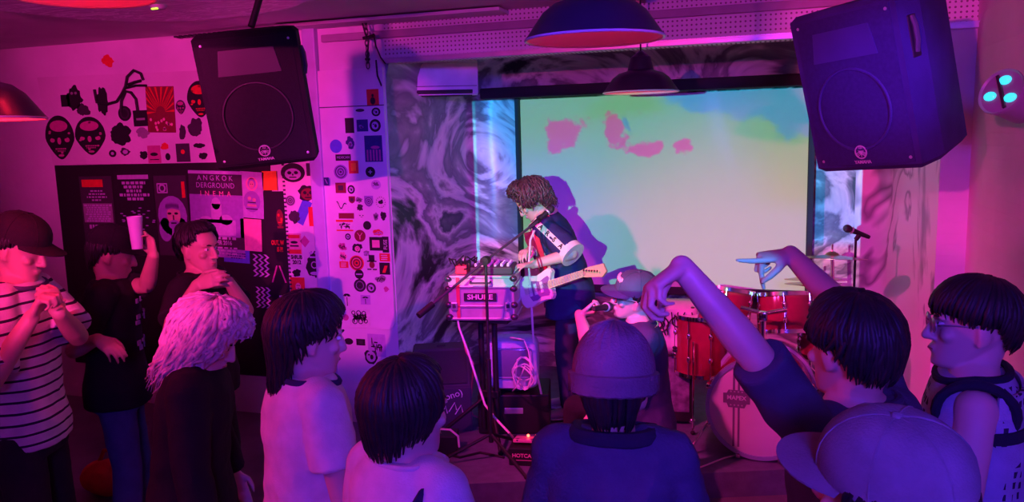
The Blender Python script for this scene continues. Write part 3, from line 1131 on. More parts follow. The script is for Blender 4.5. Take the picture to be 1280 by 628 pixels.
shapes(o, 'face_print', 'skin', [ell(0.08 * a, 0.02 * h, a * 0.42, h * 0.27)], y - 0.0008)
shapes(o, 'beard_print', 'violet', [ell(0.08 * a, -h * 0.22, a * 0.36, h * 0.12)], y - 0.0012)
shapes(o, 'fringe_print', 'violet', [ell(-a * 0.4 + a * 0.12 * k, h * 0.27 - 0.012 * abs(k - 3.5) * h, a * 0.1, h * 0.1, 8) for k in range(8)], y - 0.0012)
shapes(o, 'features_print', 'black', [ell(-a * 0.17, h * 0.06, a * 0.12, h * 0.03), ell(a * 0.25, h * 0.06, a * 0.12, h * 0.03), rect(a * 0.05, -h * 0.18, a * 0.17, h * 0.018), rect(a * 0.06, -h * 0.04, a * 0.04, h * 0.06)], y - 0.0016)
shapes(o, 'emblem_frame', 'lilac', [rect(-a * 0.5, h * 0.80, a * 0.32, h * 0.015), rect(-a * 0.5, h * 0.58, a * 0.32, h * 0.015), rect(-a * 0.8, h * 0.69, a * 0.03, h * 0.11), rect(-a * 0.2, h * 0.69, a * 0.03, h * 0.11)] + ringpoly(-a * 0.5, h * 0.69, a * 0.22, a * 0.09, 12), y)
shapes(o, 'red_scrap', 'red', [rect(a * 0.8, h * 0.65, a * 0.1, h * 0.2)], y)
o, a, h, y = poster('violet cinema poster with spaced lettering behind the person in profile', 271, 268, 66, 108, 'violet', math.radians(2))
shapes(o, 'title_field', 'dark', [rect(0, h * 0.72, a, h * 0.27)], y)
shapes(o, 'date_field', 'dark', [rect(0, -h * 0.66, a, h * 0.14)], y)
shapes(o, 'top_band', 'lilac', [rect(0, h * 0.96, a, h * 0.035)], y - 0.0008)
shapes(o, 'monument_print', 'lilac', [ell(0, h * 0.25, a * 0.17, h * 0.14), rect(0, h * 0.02, a * 0.2, h * 0.22), rect(-a * 0.05, -h * 0.3, a * 0.75, h * 0.18), ell(a * 0.35, -h * 0.12, a * 0.25, h * 0.12), ell(-a * 0.4, -h * 0.15, a * 0.25, h * 0.1)], y - 0.0008)
wtext(o, 'ANGKOK', 0, h * 0.83, y - 0.0008, h * 0.17, 'lilac', 1.0, spacing=1.55)
wtext(o, 'DERGROUND', 0, h * 0.66, y - 0.0008, h * 0.17, 'lilac', 0.92, spacing=1.12)
wtext(o, 'INEMA', 0, h * 0.47, y - 0.0016, h * 0.17, 'pink', 1.0, spacing=2.0)
wtext(o, 'EMBER 2016', a * 0.1, -h * 0.66, y - 0.0008, h * 0.14, 'lilac', 0.85, bold=0.001)
lines(o, a, h, y - 0.0008, 'lilac', -0.52, -0.58, 1, 9, 0.6, 0.8, 0.9)
lines(o, a, h, y - 0.0008, 'lilac', -0.74, -0.94, 3, 10, 0.6, 0.9, 0.5)
o, a, h, y = poster('blue-violet paper under the cinema poster', 296, 320, 32, 17, 'blue', math.radians(3))
lines(o, a, h, y, 'navy', 0.5, -0.5, 3, 12)
o, a, h, y = poster('lilac portrait poster of a haloed robed figure', 315, 244, 29, 58, 'lilac', math.radians(4))
shapes(o, 'halo_print', 'pink', ringpoly(0, h * 0.48, a * 0.5, a * 0.12), y)
shapes(o, 'robe_print', 'violet', [ell(0, -h * 0.28, a * 0.72, h * 0.46), ell(0, h * 0.52, a * 0.34, h * 0.22)], y)
shapes(o, 'figure_print', 'skin', [ell(0, h * 0.45, a * 0.22, h * 0.17), ell(-a * 0.2, -h * 0.15, a * 0.16, h * 0.08), ell(a * 0.2, -h * 0.2, a * 0.16, h * 0.08), rect(0, -h * 0.45, a * 0.4, h * 0.05)], y - 0.0008)
shapes(o, 'features_print', 'black', [rect(-a * 0.08, h * 0.47, a * 0.04, h * 0.015), rect(a * 0.08, h * 0.47, a * 0.04, h * 0.015), rect(0, -h * 0.32, a * 0.35, h * 0.02), rect(0, -h * 0.6, a * 0.5, h * 0.02)], y - 0.0016)
poster('plain bright pink sheet under the haloed portrait', 314, 294, 26, 40, 'pink', math.radians(3))
poster('orange square sheet at the upper right of the black board', 337, 226, 18, 24, 'orange')


def zigzag(label, px, py, ww, hh):
    o, a, h, y = poster(label, px, py, ww, hh, 'black', math.radians(2))
    P_ = []
    n = 4
    for c_ in range(3):
        x0 = -a * 0.7 + c_ * a * 0.62
        for k in range(2 * n):
            z0, z1 = h - 2 * h * k / (2 * n), h - 2 * h * (k + 1) / (2 * n)
            s0, s1 = (0, 0.4 * a) if k % 2 == 0 else (0.4 * a, 0)
            P_.append([(x0 + s0, z0), (x0 + s0 + a * 0.26, z0), (x0 + s1 + a * 0.26, z1), (x0 + s1, z1)])
    shapes(o, 'zigzag_print', 'lilac', P_, y)


zigzag('black sheet with pale zigzag lines under the pink sheet', 324, 332, 22, 28)
zigzag('second zigzag sheet, the lower one just above the dark-haired man', 327, 372, 20, 26)
o, a, h, y = poster('black poster with red capital letters and a red face near the right end', 346, 305, 25, 130, 'black')
wtext(o, 'OUT, W', a * 0.1, h * 0.02, y, h * 0.12, 'red', 0.62, bold=0.002)
wtext(o, 'IS P!', a * 0.3, -h * 0.11, y, h * 0.12, 'red', 0.62, bold=0.002)
shapes(o, 'face_print', 'darkred', [ell(a * 0.5, h * 0.5, a * 0.35, h * 0.16), rect(a * 0.5, h * 0.32, a * 0.3, h * 0.02)], y)
shapes(o, 'face_lights', 'red', [ell(a * 0.4, h * 0.55, a * 0.12, h * 0.03), ell(a * 0.65, h * 0.46, a * 0.1, h * 0.04), rect(a * 0.5, h * 0.41, a * 0.2, h * 0.012)], y - 0.0008)
P_ = []
for s_ in (-1, 1):
    P_.append([(s_ * a * 0.05, -h * 0.42), (s_ * a * 0.2, -h * 0.42), (s_ * a * 0.75, -h * 0.75), (s_ * a * 0.6, -h * 0.75)])
shapes(o, 'arch_print', 'magenta', P_, y)

# ---- white door panel with stickers between the black board and the post
b = MB()
p0, p1 = PX(354, 206), PX(408, 400)
b.box(((p0.x + p1.x) / 2, WY - 0.012, p0.z / 2), (p1.x - p0.x, 0.022, p0.z), bev=0.003)
o = b.build('cabinet_panel', mat('panel_white', (0.74, 0.70, 0.71), 0.45), None)
tag(o, 'narrow white panel covered in stickers beside the blue-grey post', 'panel')
b = MB()
z = p0.z
while z > 0.3:
    b.box((p0.x + 0.012, WY - 0.025, z), (0.018, 0.006, 0.012))
    z -= 0.03
b.build('perforated_edge', M_charcoal, o)
CY = WY - 0.0235
# ---- tall white board over the column with rounded lower corners
p0, p1 = PX(397, 90), PX(491, 411)
b = MB()
xa, xb, za, zb = p0.x, -2.495, p1.z, 2.53
r = 0.06
ol = [(xa, zb), (xa, za + r)] + [(xa + r - r * math.cos(t_), za + r - r * math.sin(t_)) for t_ in [math.pi / 2 * k / 6 for k in range(1, 6)]] + [(xa + r, za), (xb - r, za)] + [(xb - r + r * math.sin(t_), za + r - r * math.cos(t_)) for t_ in [math.pi / 2 * k / 6 for k in range(1, 6)]] + [(xb, za + r), (xb, zb)]
b.prism(ol, FACE_CAM((0, WY - 0.001, 0)), 0.03)
o = b.build('column_board', mat('board_white_enamel', (0.78, 0.74, 0.76), 0.4, var=0.06), None)
tag(o, 'tall white board with rounded lower corners and many stickers on the column', 'board')
MB().box(((xa + xb) / 2, WY - 0.034, 2.28), (xb - xa, 0.006, 0.006)).build('joint_line', M_charcoal, o)
KY = WY - 0.032
# label, px, py, w, h, colour, shape, design
STK = [
    ('orange-red square sticker with a black figure, topmost on the column', 466, 122, 15, 21, 'red', 'rect', 'figure'),
    ('round black-ringed sticker with a pale face under the orange-red square', 470, 140, 11, 11, 'black', 'disc', 'ringface'),
    ('small dark flat sticker left of the upper ringed sticker', 450, 138, 11, 4, 'dark', 'disc', None),
    ('black upright rectangle sticker, left of the dark blue square', 437, 157, 11, 19, 'black', 'rect', None),
    ('dark blue square sticker between the black rectangle and ringed sticker', 453, 157, 14, 15, 'navy', 'rect', 'smudge'),
    ('larger black-ringed sticker with scribble, second under the orange-red square', 469, 157, 14, 16, 'black', 'disc', 'ringface'),
    ('plain blue disc sticker at the left edge of the column', 420, 183, 15, 17, 'blue', 'disc', None),
    ('black and blue bent sticker right of the blue disc', 438, 178, 13, 20, 'navy', 'blob', 'smudge'),
    ('dark photo sticker with purple columns', 467, 186, 22, 33, 'navy', 'rect', 'pillars'),
    ('black name-plate sticker with pale capital letters', 429, 197, 19, 8, 'black', 'rect', 'MEXICAN'),
    ('blue-grey round sticker with a ring under the name plate', 426, 215, 17, 18, 'violet', 'disc', 'rings'),
    ('bright red rectangle sticker with a lighter centre', 442, 209, 12, 16, 'red', 'rect', 'redglow'),
    ('black round sticker with a pale cross right of the red rectangle', 463, 215, 12, 13, 'black', 'disc', 'cross'),
    ('dark red square sticker under the blue-grey round one', 426, 235, 13, 13, 'darkred', 'rect', 'square'),
    ('black rounded sticker with a small square hole', 439, 237, 9, 11, 'black', 'disc', 'ringface'),
    ('lilac badge sticker with scribbles near the right edge', 470, 231, 12, 12, 'lilac', 'disc', 'scribble'),
    ('curly black scorpion-like drawing sticker', 428, 257, 17, 16, 'white', 'blob', 'curl'),
    ('shield-shaped sticker, left one of the pair', 440, 250, 8, 9, 'darkred', 'shield', 'square'),
    ('grey crest sticker between two shield stickers', 449, 250, 9, 9, 'grey', 'blob', 'scribble'),
    ('violet shield sticker with a round emblem', 461, 252, 11, 14, 'violet', 'shield', 'rings'),
    ('small black crest sticker under the grey crest', 450, 260, 9, 11, 'dark', 'blob', 'scribble'),
    ('dotted ring sticker with a black animal inside', 476, 253, 14, 16, 'white', 'disc', 'dotring'),
    ('dark red long bar sticker', 433, 270, 19, 7, 'darkred', 'rect', None),
    ('little pale face sticker right of the dark red bar', 452, 270, 9, 8, 'white', 'disc', 'eyes'),
    ('grey flame-shaped sticker near the right edge', 470, 271, 7, 12, 'grey', 'blob', 'scribble'),
    ('black statue-shaped sticker at the right edge', 479, 270, 9, 14, 'black', 'blob', None),
    ('white sticker with brush-like letters between red bands', 431, 282, 21, 14, 'white', 'rect', 'brush'),
    ('black plain disc sticker in the middle of the column', 459, 282, 10, 11, 'black', 'disc', None),
    ('red lettered cut-out sticker right of the black disc', 473, 291, 17, 9, 'red', 'blob', 'scribble'),
    ('dark red round sticker with a pale Y mark', 450, 295, 14, 15, 'darkred', 'disc', 'ymark'),
    ('small black cog sticker left of the Y mark sticker', 435, 296, 7, 8, 'black', 'disc', 'ringface'),
    ('black square frame sticker with pale opening', 470, 305, 16, 17, 'black', 'rect', 'frame'),
    ('upright black strip sticker with pale letters at the right edge', 482, 306, 8, 20, 'black', 'rect', 'vtext'),
    ('black-haired woman head sticker', 446, 310, 17, 14, 'black', 'blob', 'ladyface'),
    ('red bird-like scrap sticker at the left edge', 428, 309, 12, 13, 'magenta', 'blob', 'scribble'),
    ('grey scribble patch sticker under the square frame', 458, 317, 9, 9, 'grey', 'blob', 'scribble'),
    ('pink scribbled cut-out at the left edge above the red disc', 429, 321, 11, 14, 'pink', 'blob', 'scribble'),
    ('bright red round sticker with dark centre', 446, 329, 18, 19, 'red', 'disc', 'rings'),
    ('face in a black top hat sticker', 465, 329, 17, 22, 'white', 'disc', 'tophat'),
    ('red and white lettered sticker under the upright black strip', 481, 322, 13, 10, 'red', 'rect', 'lines'),
    ('black and red slanted sticker at the right edge', 481, 336, 13, 15, 'black', 'rect', 'slash'),
    ('red lettered scrap left of the bright red round sticker', 430, 331, 11, 8, 'red', 'rect', 'lines'),
    ('black disc sticker with a pale bar', 449, 343, 11, 12, 'black', 'disc', 'bar'),
    ('grey lettered cut-out near the lower right edge', 476, 349, 17, 10, 'grey', 'blob', 'scribble'),
    ('large black record-like disc sticker', 450, 357, 15, 16, 'black', 'disc', 'rings'),
    ('grey ringed round sticker right of the record-like disc', 464, 360, 12, 13, 'dark', 'disc', 'ringface'),
    ('small pink crown scrap at lower right', 483, 362, 8, 8, 'magenta', 'blob', None),
    ('black palm tree drawing sticker', 434, 374, 14, 20, 'white', 'blob', 'palm'),
    ('small pale sticker with a black palm at its centre', 457, 375, 12, 12, 'lilac', 'rect', 'palm'),
    ('white sticker with black ornate letters, lowest on the column', 450, 397, 26, 22, 'white', 'rect', 'ornate'),
    ('dark oval sticker at the lower left of the column', 432, 397, 8, 8, 'magenta', 'disc', None),
]


def design(o, a, h, y, d, seed):
    q = random.Random(seed)
    y2 = y - 0.0008
    if d is None:
        return
    if d in ('ringface',):
        shapes(o, 'pale_disc_print', 'lilac', [ell(0, 0, a * 0.62, h * 0.62)], y)
        shapes(o, 'mark_print', 'black', [ell(a * 0.1, -h * 0.05, a * 0.22, h * 0.28), rect(-a * 0.25, h * 0.2, a * 0.12, h * 0.08)], y2)
    elif d == 'figure':
        shapes(o, 'figure_print', 'black', [ell(0, h * 0.25, a * 0.2, h * 0.2), ell(0, -h * 0.4, a * 0.42, h * 0.45)], y)
    elif d == 'smudge':
        shapes(o, 'smudge_print', 'violet', [ell(q.uniform(-.4, .4) * a, q.uniform(-.4, .4) * h, a * 0.3, h * 0.2, 9) for k in range(3)], y)
    elif d == 'pillars':
        shapes(o, 'pillars_print', 'magenta', [rect(a * x, -h * 0.5, a * 0.09, h * 0.42) for x in (-0.7, -0.35, 0, 0.35, 0.7)] + [ell(a * 0.2, h * 0.1, a * 0.5, h * 0.12)], y)
    elif d == 'rings':
        shapes(o, 'ring_print', 'dark', ringpoly(0, 0, min(a, h) * 0.85, min(a, h) * 0.12) + ringpoly(0, 0, min(a, h) * 0.5, min(a, h) * 0.12) + [ell(0, 0, a * 0.16, h * 0.16)], y)
        shapes(o, 'highlight_print', 'lilac', ringpoly(0, 0, min(a, h) * 0.66, min(a, h) * 0.06), y)
    elif d == 'redglow':
        shapes(o, 'centre_print', 'orange', [rect(0, 0, a * 0.5, h * 0.6)], y)
    elif d == 'cross':
        shapes(o, 'cross_print', 'lilac', [rect(0, 0, a * 0.4, h * 0.1), rect(0, 0, a * 0.1, h * 0.4)], y)
    elif d == 'square':
        shapes(o, 'square_print', 'dark', [rect(0, 0, a * 0.5, h * 0.5)], y)
    elif d in ('scribble', 'ornate', 'brush', 'curl', 'lines'):
        n = {'scribble': 7, 'ornate': 16, 'brush': 9, 'curl': 0, 'lines': 0}[d]
        P_ = []
        if d == 'ornate':
            for (x, z) in ((-0.6, 0.5), (-0.1, 0.5), (0.4, 0.5), (-0.5, -0.45), (0.05, -0.45), (0.55, -0.4)):
                P_ += ringpoly(x * a, z * h, h * q.uniform(0.25, 0.38), h * 0.1, 12)
        if d == 'brush':
            shapes(o, 'bands_print', 'red', [rect(0, h * 0.82, a, h * 0.18), rect(0, -h * 0.88, a, h * 0.12)], y)
        if d == 'curl':
            for k in range(22):
                t_ = k / 21
                P_.append(ell(a * (-0.75 + 1.3 * t_), h * (0.6 * math.cos(t_ * 7)) * (1 - 0.5 * t_), a * 0.08, h * 0.09, 6))
        if d == 'lines':
            P_ = [rect(q.uniform(-.2, .2) * a, h * z, a * 0.6, h * 0.1) for z in (0.5, 0, -0.5)]
            shapes(o, 'line_print', 'white', P_, y)
            return
        for k in range(n):
            x = (-0.6 + 1.2 * (k + 0.5) / n) * a
            P_.append(ell(x, q.uniform(-.35, .35) * h, a * 0.07, h * q.uniform(0.15, 0.4), 7, q.uniform(-.3, .3)))
            P_.append(rect(x, q.uniform(-.3, .3) * h, a * 0.12, h * 0.06))
        shapes(o, 'scribble_print', 'black' if d != 'scribble' or q.random() < 0.7 else 'lilac', P_, y)
    elif d == 'dotring':
        shapes(o, 'ring_print', 'black', [ell(a * 0.8 * math.cos(k * 0.449), h * 0.8 * math.sin(k * 0.449), a * 0.08, h * 0.07, 6) for k in range(14)] + [ell(0, 0, a * 0.45, h * 0.28), ell(a * 0.2, h * 0.25, a * 0.2, h * 0.16)], y)
    elif d == 'eyes':
        shapes(o, 'eyes_print', 'black', [ell(-a * 0.4, 0.1 * h, a * 0.2, h * 0.16), ell(a * 0.4, 0.1 * h, a * 0.2, h * 0.16), rect(0, -h * 0.35, a * 0.3, h * 0.07)], y)
    elif d == 'ymark':
        shapes(o, 'mark_print', 'pink', [rect(0, -h * 0.25, a * 0.08, h * 0.35), [(0, 0), (a * 0.14, 0), (a * 0.5, h * 0.5), (a * 0.36, h * 0.5)], [(0, 0), (-a * 0.14, 0), (-a * 0.5, h * 0.5), (-a * 0.36, h * 0.5)]], y)
    elif d == 'frame':
        shapes(o, 'opening_print', 'pink', [rect(0, 0, a * 0.58, h * 0.55)], y)
    elif d == 'vtext':
        me = text('FUSE', h * 0.7, FACE_CAM((0, y, 0)) @ Matrix.Rotation(math.radians(90), 4, 'Z'), PAPER['white'], o, 'lettering', 0.85, ext=0.0004)
    elif d == 'ladyface':
        shapes(o, 'face_print', 'pink', [ell(a * 0.1, -h * 0.15, a * 0.38, h * 0.48)], y)
        shapes(o, 'features_print', 'black', [rect(0, 0, a * 0.08, h * 0.05), rect(a * 0.25, 0, a * 0.08, h * 0.05), rect(a * 0.12, -h * 0.35, a * 0.1, h * 0.05)], y2)
    elif d == 'tophat':
        shapes(o, 'hat_print', 'black', [rect(0, h * 0.55, a * 0.42, h * 0.36), rect(0, h * 0.2, a * 0.7, h * 0.07)], y)
        shapes(o, 'face_print', 'darkred', [ell(0, -h * 0.2, a * 0.4, h * 0.4)], y)
        shapes(o, 'collar_print', 'black', [rect(-a * 0.4, -h * 0.72, a * 0.3, h * 0.07), rect(a * 0.4, -h * 0.72, a * 0.3, h * 0.07)], y2)
    elif d == 'slash':
        shapes(o, 'slash_print', 'red', [[(-a * 0.5, -h * 0.7), (a * 0.1, -h * 0.7), (a * 0.6, h * 0.5), (0, h * 0.5)]], y)
    elif d == 'bar':
        shapes(o, 'bar_print', 'lilac', [rect(0, 0, a * 0.7, h * 0.14)], y)
    elif d == 'palm':
        P_ = [rect(0, -h * 0.3, a * 0.07, h * 0.55)]
        for k in range(6):
            g = math.radians(15 + 30 * k)
            P_.append(ell(a * 0.35 * math.cos(g), h * 0.35 + h * 0.25 * math.sin(g), a * 0.32, h * 0.09, 8, g * 0.3))
        shapes(o, 'palm_print', 'black', P_, y)
    else:
        wtext(o, d, 0, 0, y, h * 1.1, 'lilac', min(1.0, 1.75 * a / (len(d) * h * 0.72)))


for i, (lab, x, y_, ww, hh, c_, shp, d) in enumerate(STK):
    o, a, h, y = wall_item('sticker', lab, 'sticker', x, y_, ww, hh, c_, shp, 'stickers on the column board', KY, 0.0015)
    design(o, a, h, y, d, i)
STK2 = [
    ('large round black and white mask sticker at the top of the narrow panel', 366, 216, 30, 24, 'black', 'disc', 'mask'),
    ('dark square sticker in the top right corner of the narrow panel', 391, 212, 16, 16, 'dark', 'rect', 'smudge'),
    ('big black grinning mask sticker in the upper narrow panel', 385, 241, 26, 25, 'black', 'blob', 'mask2'),
    ('ringed round sticker left of the blue strip', 363, 251, 12, 13, 'grey', 'disc', 'rings'),
    ('black animal cut-out left under the blue strip', 368, 271, 18, 22, 'dark', 'blob', None),
    ('blue slanted strip sticker', 379, 265, 12, 32, 'blue', 'rect', None),
    ('red portrait sticker right of the blue strip', 395, 271, 18, 24, 'red', 'rect', 'ladyface'),
    ('faint pink square sticker under the red portrait', 399, 294, 12, 20, 'pink', 'rect', 'smudge'),
    ('red and black torn flyer with letters', 368, 305, 18, 26, 'pink', 'rect', 'lines2'),
    ('dark pink diamond sticker', 381, 302, 12, 15, 'magenta', 'diamond', None),
    ('white sticker with black block letters and the year', 371, 325, 18, 14, 'white', 'rect', 'SHRUB'),
    ('black crumpled badge under the year sticker', 371, 341, 14, 12, 'black', 'blob', 'scribble'),
    ('tall black figure with a round belly sticker', 393, 331, 23, 44, 'black', 'blob', 'figure2'),
    ('red portrait sticker at the lower left of the narrow panel', 372, 357, 18, 20, 'red', 'rect', 'ladyface'),
    ('dark red square sticker at the lower right of the narrow panel', 404, 361, 12, 14, 'darkred', 'rect', 'square'),
]
for i, (lab, x, y_, ww, hh, c_, shp, d) in enumerate(STK2):
    o, a, h, y = wall_item('sticker', lab, 'sticker', x, y_, ww, hh, c_, shp, 'stickers on the narrow panel', CY, 0.0015, math.radians(28) if 'slanted strip' in lab else 0.0)
    if d in ('mask', 'mask2'):
        shapes(o, 'face_print', 'lilac' if d == 'mask' else 'darkred', [ell(0, -h * 0.15, a * 0.68, h * 0.6)], y)
        shapes(o, 'features_print', 'black', [ell(-a * 0.28, 0, a * 0.17, h * 0.17), ell(a * 0.28, 0, a * 0.17, h * 0.17), rect(0, -h * 0.48, a * 0.3, h * 0.06), rect(0, -h * 0.2, a * 0.06, h * 0.1)], y - 0.0008)
    elif d == 'SHRUB':
        wtext(o, 'SHRUB', 0, h * 0.45, y, h * 0.95, 'black', 0.78, bold=0.002)
        wtext(o, '2012', 0, -h * 0.45, y, h * 0.95, 'black', 0.9, bold=0.002)
    elif d == 'lines2':
        shapes(o, 'upper_band', 'red', [rect(0, h * 0.7, a * 0.8, h * 0.16)], y)
        shapes(o, 'lower_band', 'red', [rect(0, -h * 0.75, a * 0.9, h * 0.2)], y)
        shapes(o, 'small_print', 'black', [ell(0, h * 0.15, a * 0.5, h * 0.13), rect(0, -h * 0.2, a * 0.6, h * 0.07)], y)
    elif d == 'figure2':
        shapes(o, 'figure_print', 'lilac', ringpoly(0, -h * 0.02, a * 0.35, a * 0.1) + [rect(0, h * 0.42, a * 0.45, h * 0.05), ell(0, -h * 0.5, a * 0.5, h * 0.1), ell(-a * 0.3, h * 0.65, a * 0.2, h * 0.08), ell(a * 0.3, h * 0.65, a * 0.2, h * 0.08)], y)
    else:
        design(o, a, h, y, d, 100 + i)
# small square tag on the post, and a few stickers below the column board
o, a, h, y = wall_item('sticker', 'dark blue square sticker on the blue-grey post', 'sticker', 408, 227, 6, 10, 'navy', 'rect', None, 4.949, 0.0015)
shapes(o, 'bar_print', 'lilac', [[(-a * 0.6, h * 0.6), (-a * 0.3, h * 0.6), (a * 0.6, -h * 0.6), (a * 0.3, -h * 0.6)]], y)
for lab, x, y_, ww, hh, c_, shp, d in [
    ('dark oval sticker below the column board near the post', 436, 427, 11, 8, 'black', 'disc', None),
    ('black square sticker below the column board', 451, 428, 11, 8, 'black', 'rect', 'square'),
    ('violet sheet with scribbles below the column board', 471, 432, 22, 28, 'lilac', 'rect', 'scribble'),
    ('black and white mask sticker below the column board', 464, 446, 19, 22, 'black', 'blob', 'ringface')]:
    o, a, h, y = wall_item('sticker', lab, 'sticker', x, y_, ww, hh, c_, shp, 'stickers below the column board', WY, 0.0015)
    design(o, a, h, y, d, x)

# ------------------------------------------------------------------ instruments and gear on the stage
SZ = 0.15
M_case = mat('flight_case_panel', (0.55, 0.42, 0.48), 0.45, 0.2, var=0.1, scale=20)
M_rail = mat('case_rail', (0.72, 0.7, 0.74), 0.3, 0.7, var=0.1)
M_burg = mat('burgundy_shell', (0.27, 0.018, 0.05), 0.16, var=0.35, scale=5)
M_head = mat('drum_head_white', (0.78, 0.72, 0.74), 0.45, var=0.04)
M_hoop = mat('blue_lit_hoop', (0.35, 0.42, 0.60), 0.3, 0.2)  # blue light falling on the hoop is put into its colour
M_bronze = mat('cymbal_bronze', (0.45, 0.30, 0.18), 0.28, 0.9, var=0.2, scale=20)
M_cablew = mat('pale_cable', (0.75, 0.62, 0.66), 0.5)
M_cream = mat('cream_lacquer', (0.85, 0.78, 0.66), 0.3, var=0.04)
M_label = mat('label_black', (0.03, 0.02, 0.03), 0.5)

# flight case on its stand
cp = at(607, 362, 5.0)
fc = empty('flight_case', (cp.x, cp.y, 0.945), 'pinkish metal flight case with lettered plate standing on a black stand', 'flight case', None, math.radians(10))
W_, D_, H_ = 0.415, 0.34, 0.275
MB().box((0, 0, H_ / 2), (W_ - 0.01, D_ - 0.01, H_ - 0.01), bev=0.006).build('body', M_case, fc)
b = MB()
for z in (0.008, 0.085, 0.205, H_ - 0.008):
    for sy in (-1, 1):
        b.box((0, sy * (D_ / 2 - 0.004), z), (W_, 0.014, 0.016), bev=0.003)
    for sx in (-1, 1):
        b.box((sx * (W_ / 2 - 0.004), 0, z), (0.014, D_, 0.016), bev=0.003)
b.build('edge_rails', M_rail, fc)
for sx in (-1, 1):
    for z in (0.02, 0.095, 0.195, H_ - 0.018):
        MB().ball((sx * (W_ / 2 - 0.008), -D_ / 2 + 0.006, z), (0.024, 0.02, 0.02)).build('corner_guard', mat('corner_guard_metal', (0.10, 0.08, 0.11), 0.3, 0.6), fc, True)
for sx in (-0.165, 0.165):
    q = MB().box((sx, -D_ / 2 - 0.006, 0.088), (0.04, 0.012, 0.05), bev=0.004).build('latch', M_rail, fc)
    MB().box((sx, -D_ / 2 - 0.014, 0.092), (0.02, 0.008, 0.024), bev=0.003).build('latch_key', M_charcoal, q)
pl = MB().box((-0.005, -D_ / 2 - 0.003, 0.145), (0.20, 0.006, 0.05), bev=0.002).build('name_plate', M_label, fc)
text('SHURE', 0.042, FACE_CAM((-0.005, -D_ / 2 - 0.0066, 0.145)), mat('plate_lettering', (0.85, 0.62, 0.7), 0.5), pl, sx=1.25, bold=0.001)
MB().box((-0.14, -D_ / 2 - 0.002, 0.14), (0.022, 0.002, 0.25)).build('red_tape', mat('red_tape', (0.7, 0.06, 0.1), 0.6), fc)
MB().tube([(0.06, -D_ / 2, 0.24), (0.06, -D_ / 2 - 0.025, 0.235), (-0.06, -D_ / 2 - 0.025, 0.235), (-0.06, -D_ / 2, 0.24)], 0.006, 8).build('handle', M_charcoal, fc, True)

cs = empty('equipment_stand', (cp.x, cp.y, SZ), 'black two-post tripod stand carrying the flight case', 'stand')
for dx in (-0.04, 0.05):
    MB().cyl((dx, 0, 0.05), (dx, 0, 0.765), 0.018, 14).build('post', M_black, cs, True)
MB().box((0, 0, 0.78), (0.36, 0.26, 0.025), bev=0.005).build('platform', M_black, cs)
MB().box((0.005, 0, 0.28), (0.13, 0.05, 0.05), bev=0.006).build('leg_collar', M_black, cs)
for a in (-60, 200, 80):
    a = math.radians(a)
    e = Vector((math.cos(a), math.sin(a), 0)) * 0.34
    q = MB().tube([(0.005, 0, 0.28), e + Vector((0, 0, 0.012))], 0.012, 10).build('leg', M_black, cs, True)
    MB().ball(e + Vector((0, 0, 0.015)), (0.018, 0.018, 0.015)).build('rubber_foot', M_rubber, q, True)

# small gear on top of the case
gz = 0.945 + H_
Rz10 = math.radians(10)


def topgear(name, label, cat, dx, dy, size, m, knobs, rz=10, z0=gz):
    c_, s_ = math.cos(Rz10), math.sin(Rz10)
    r = empty(name, (cp.x + dx * c_ - dy * s_, cp.y + dx * s_ + dy * c_, z0), label, cat, None, math.radians(rz))
    sx, sy, sz = size
    MB().box((0, 0, sz / 2), size, bev=0.006).build('casing', m, r)
    for kx, ky, kr, km in knobs:
        MB().lathe([(kr * 0.9, sz), (kr, sz + 0.004), (kr * 0.85, sz + 0.018), (0.0, sz + 0.019)], (kx, ky, 0), None, 14).build('knob', km, r, True)
    return r


M_red_plastic = mat('red_plastic', (0.75, 0.05, 0.08), 0.4)  # one even red for the pedal casing
M_kn = mat('knob_pale', (0.7, 0.65, 0.72), 0.4)
mx = topgear('mixer', 'small audio mixer with pale knobs on top of the flight case under the player hands', 'mixer', 0.06, -0.02, (0.26, 0.22, 0.045), M_charcoal,
             [(-0.1 + 0.04 * i, -0.07 + 0.045 * j, 0.010, M_kn) for i in range(6) for j in range(4)])
topgear('effect_pedal', 'red effect pedal on the left top of the flight case', 'pedal', -0.13, -0.05, (0.07, 0.115, 0.05), M_red_plastic, [(-0.015, 0.03, 0.011, M_black), (0.015, 0.03, 0.011, M_black)])
topgear('effect_pedal', 'dark effect pedal behind the red one on the flight case', 'pedal', -0.15, 0.08, (0.08, 0.1, 0.05), M_black, [(0, 0.02, 0.012, M_kn)])
b = MB()
for k in range(6):
    r_ = random.Random(k)
    x = -0.19 + 0.03 * k
    pts = [cp + Vector((x + r_.uniform(-.02, .02), -0.13 + 0.03 * j + r_.uniform(-.02, .02), gz - cp.z + 0.06 + 0.035 * math.sin(j * 1.3 + k))) for j in range(6)]
    b.tube(pts, 0.005, 6)
tag(b.build('patch_cables', M_black, None, True), 'tangle of short black patch cables over the pedals on the flight case', 'cable')


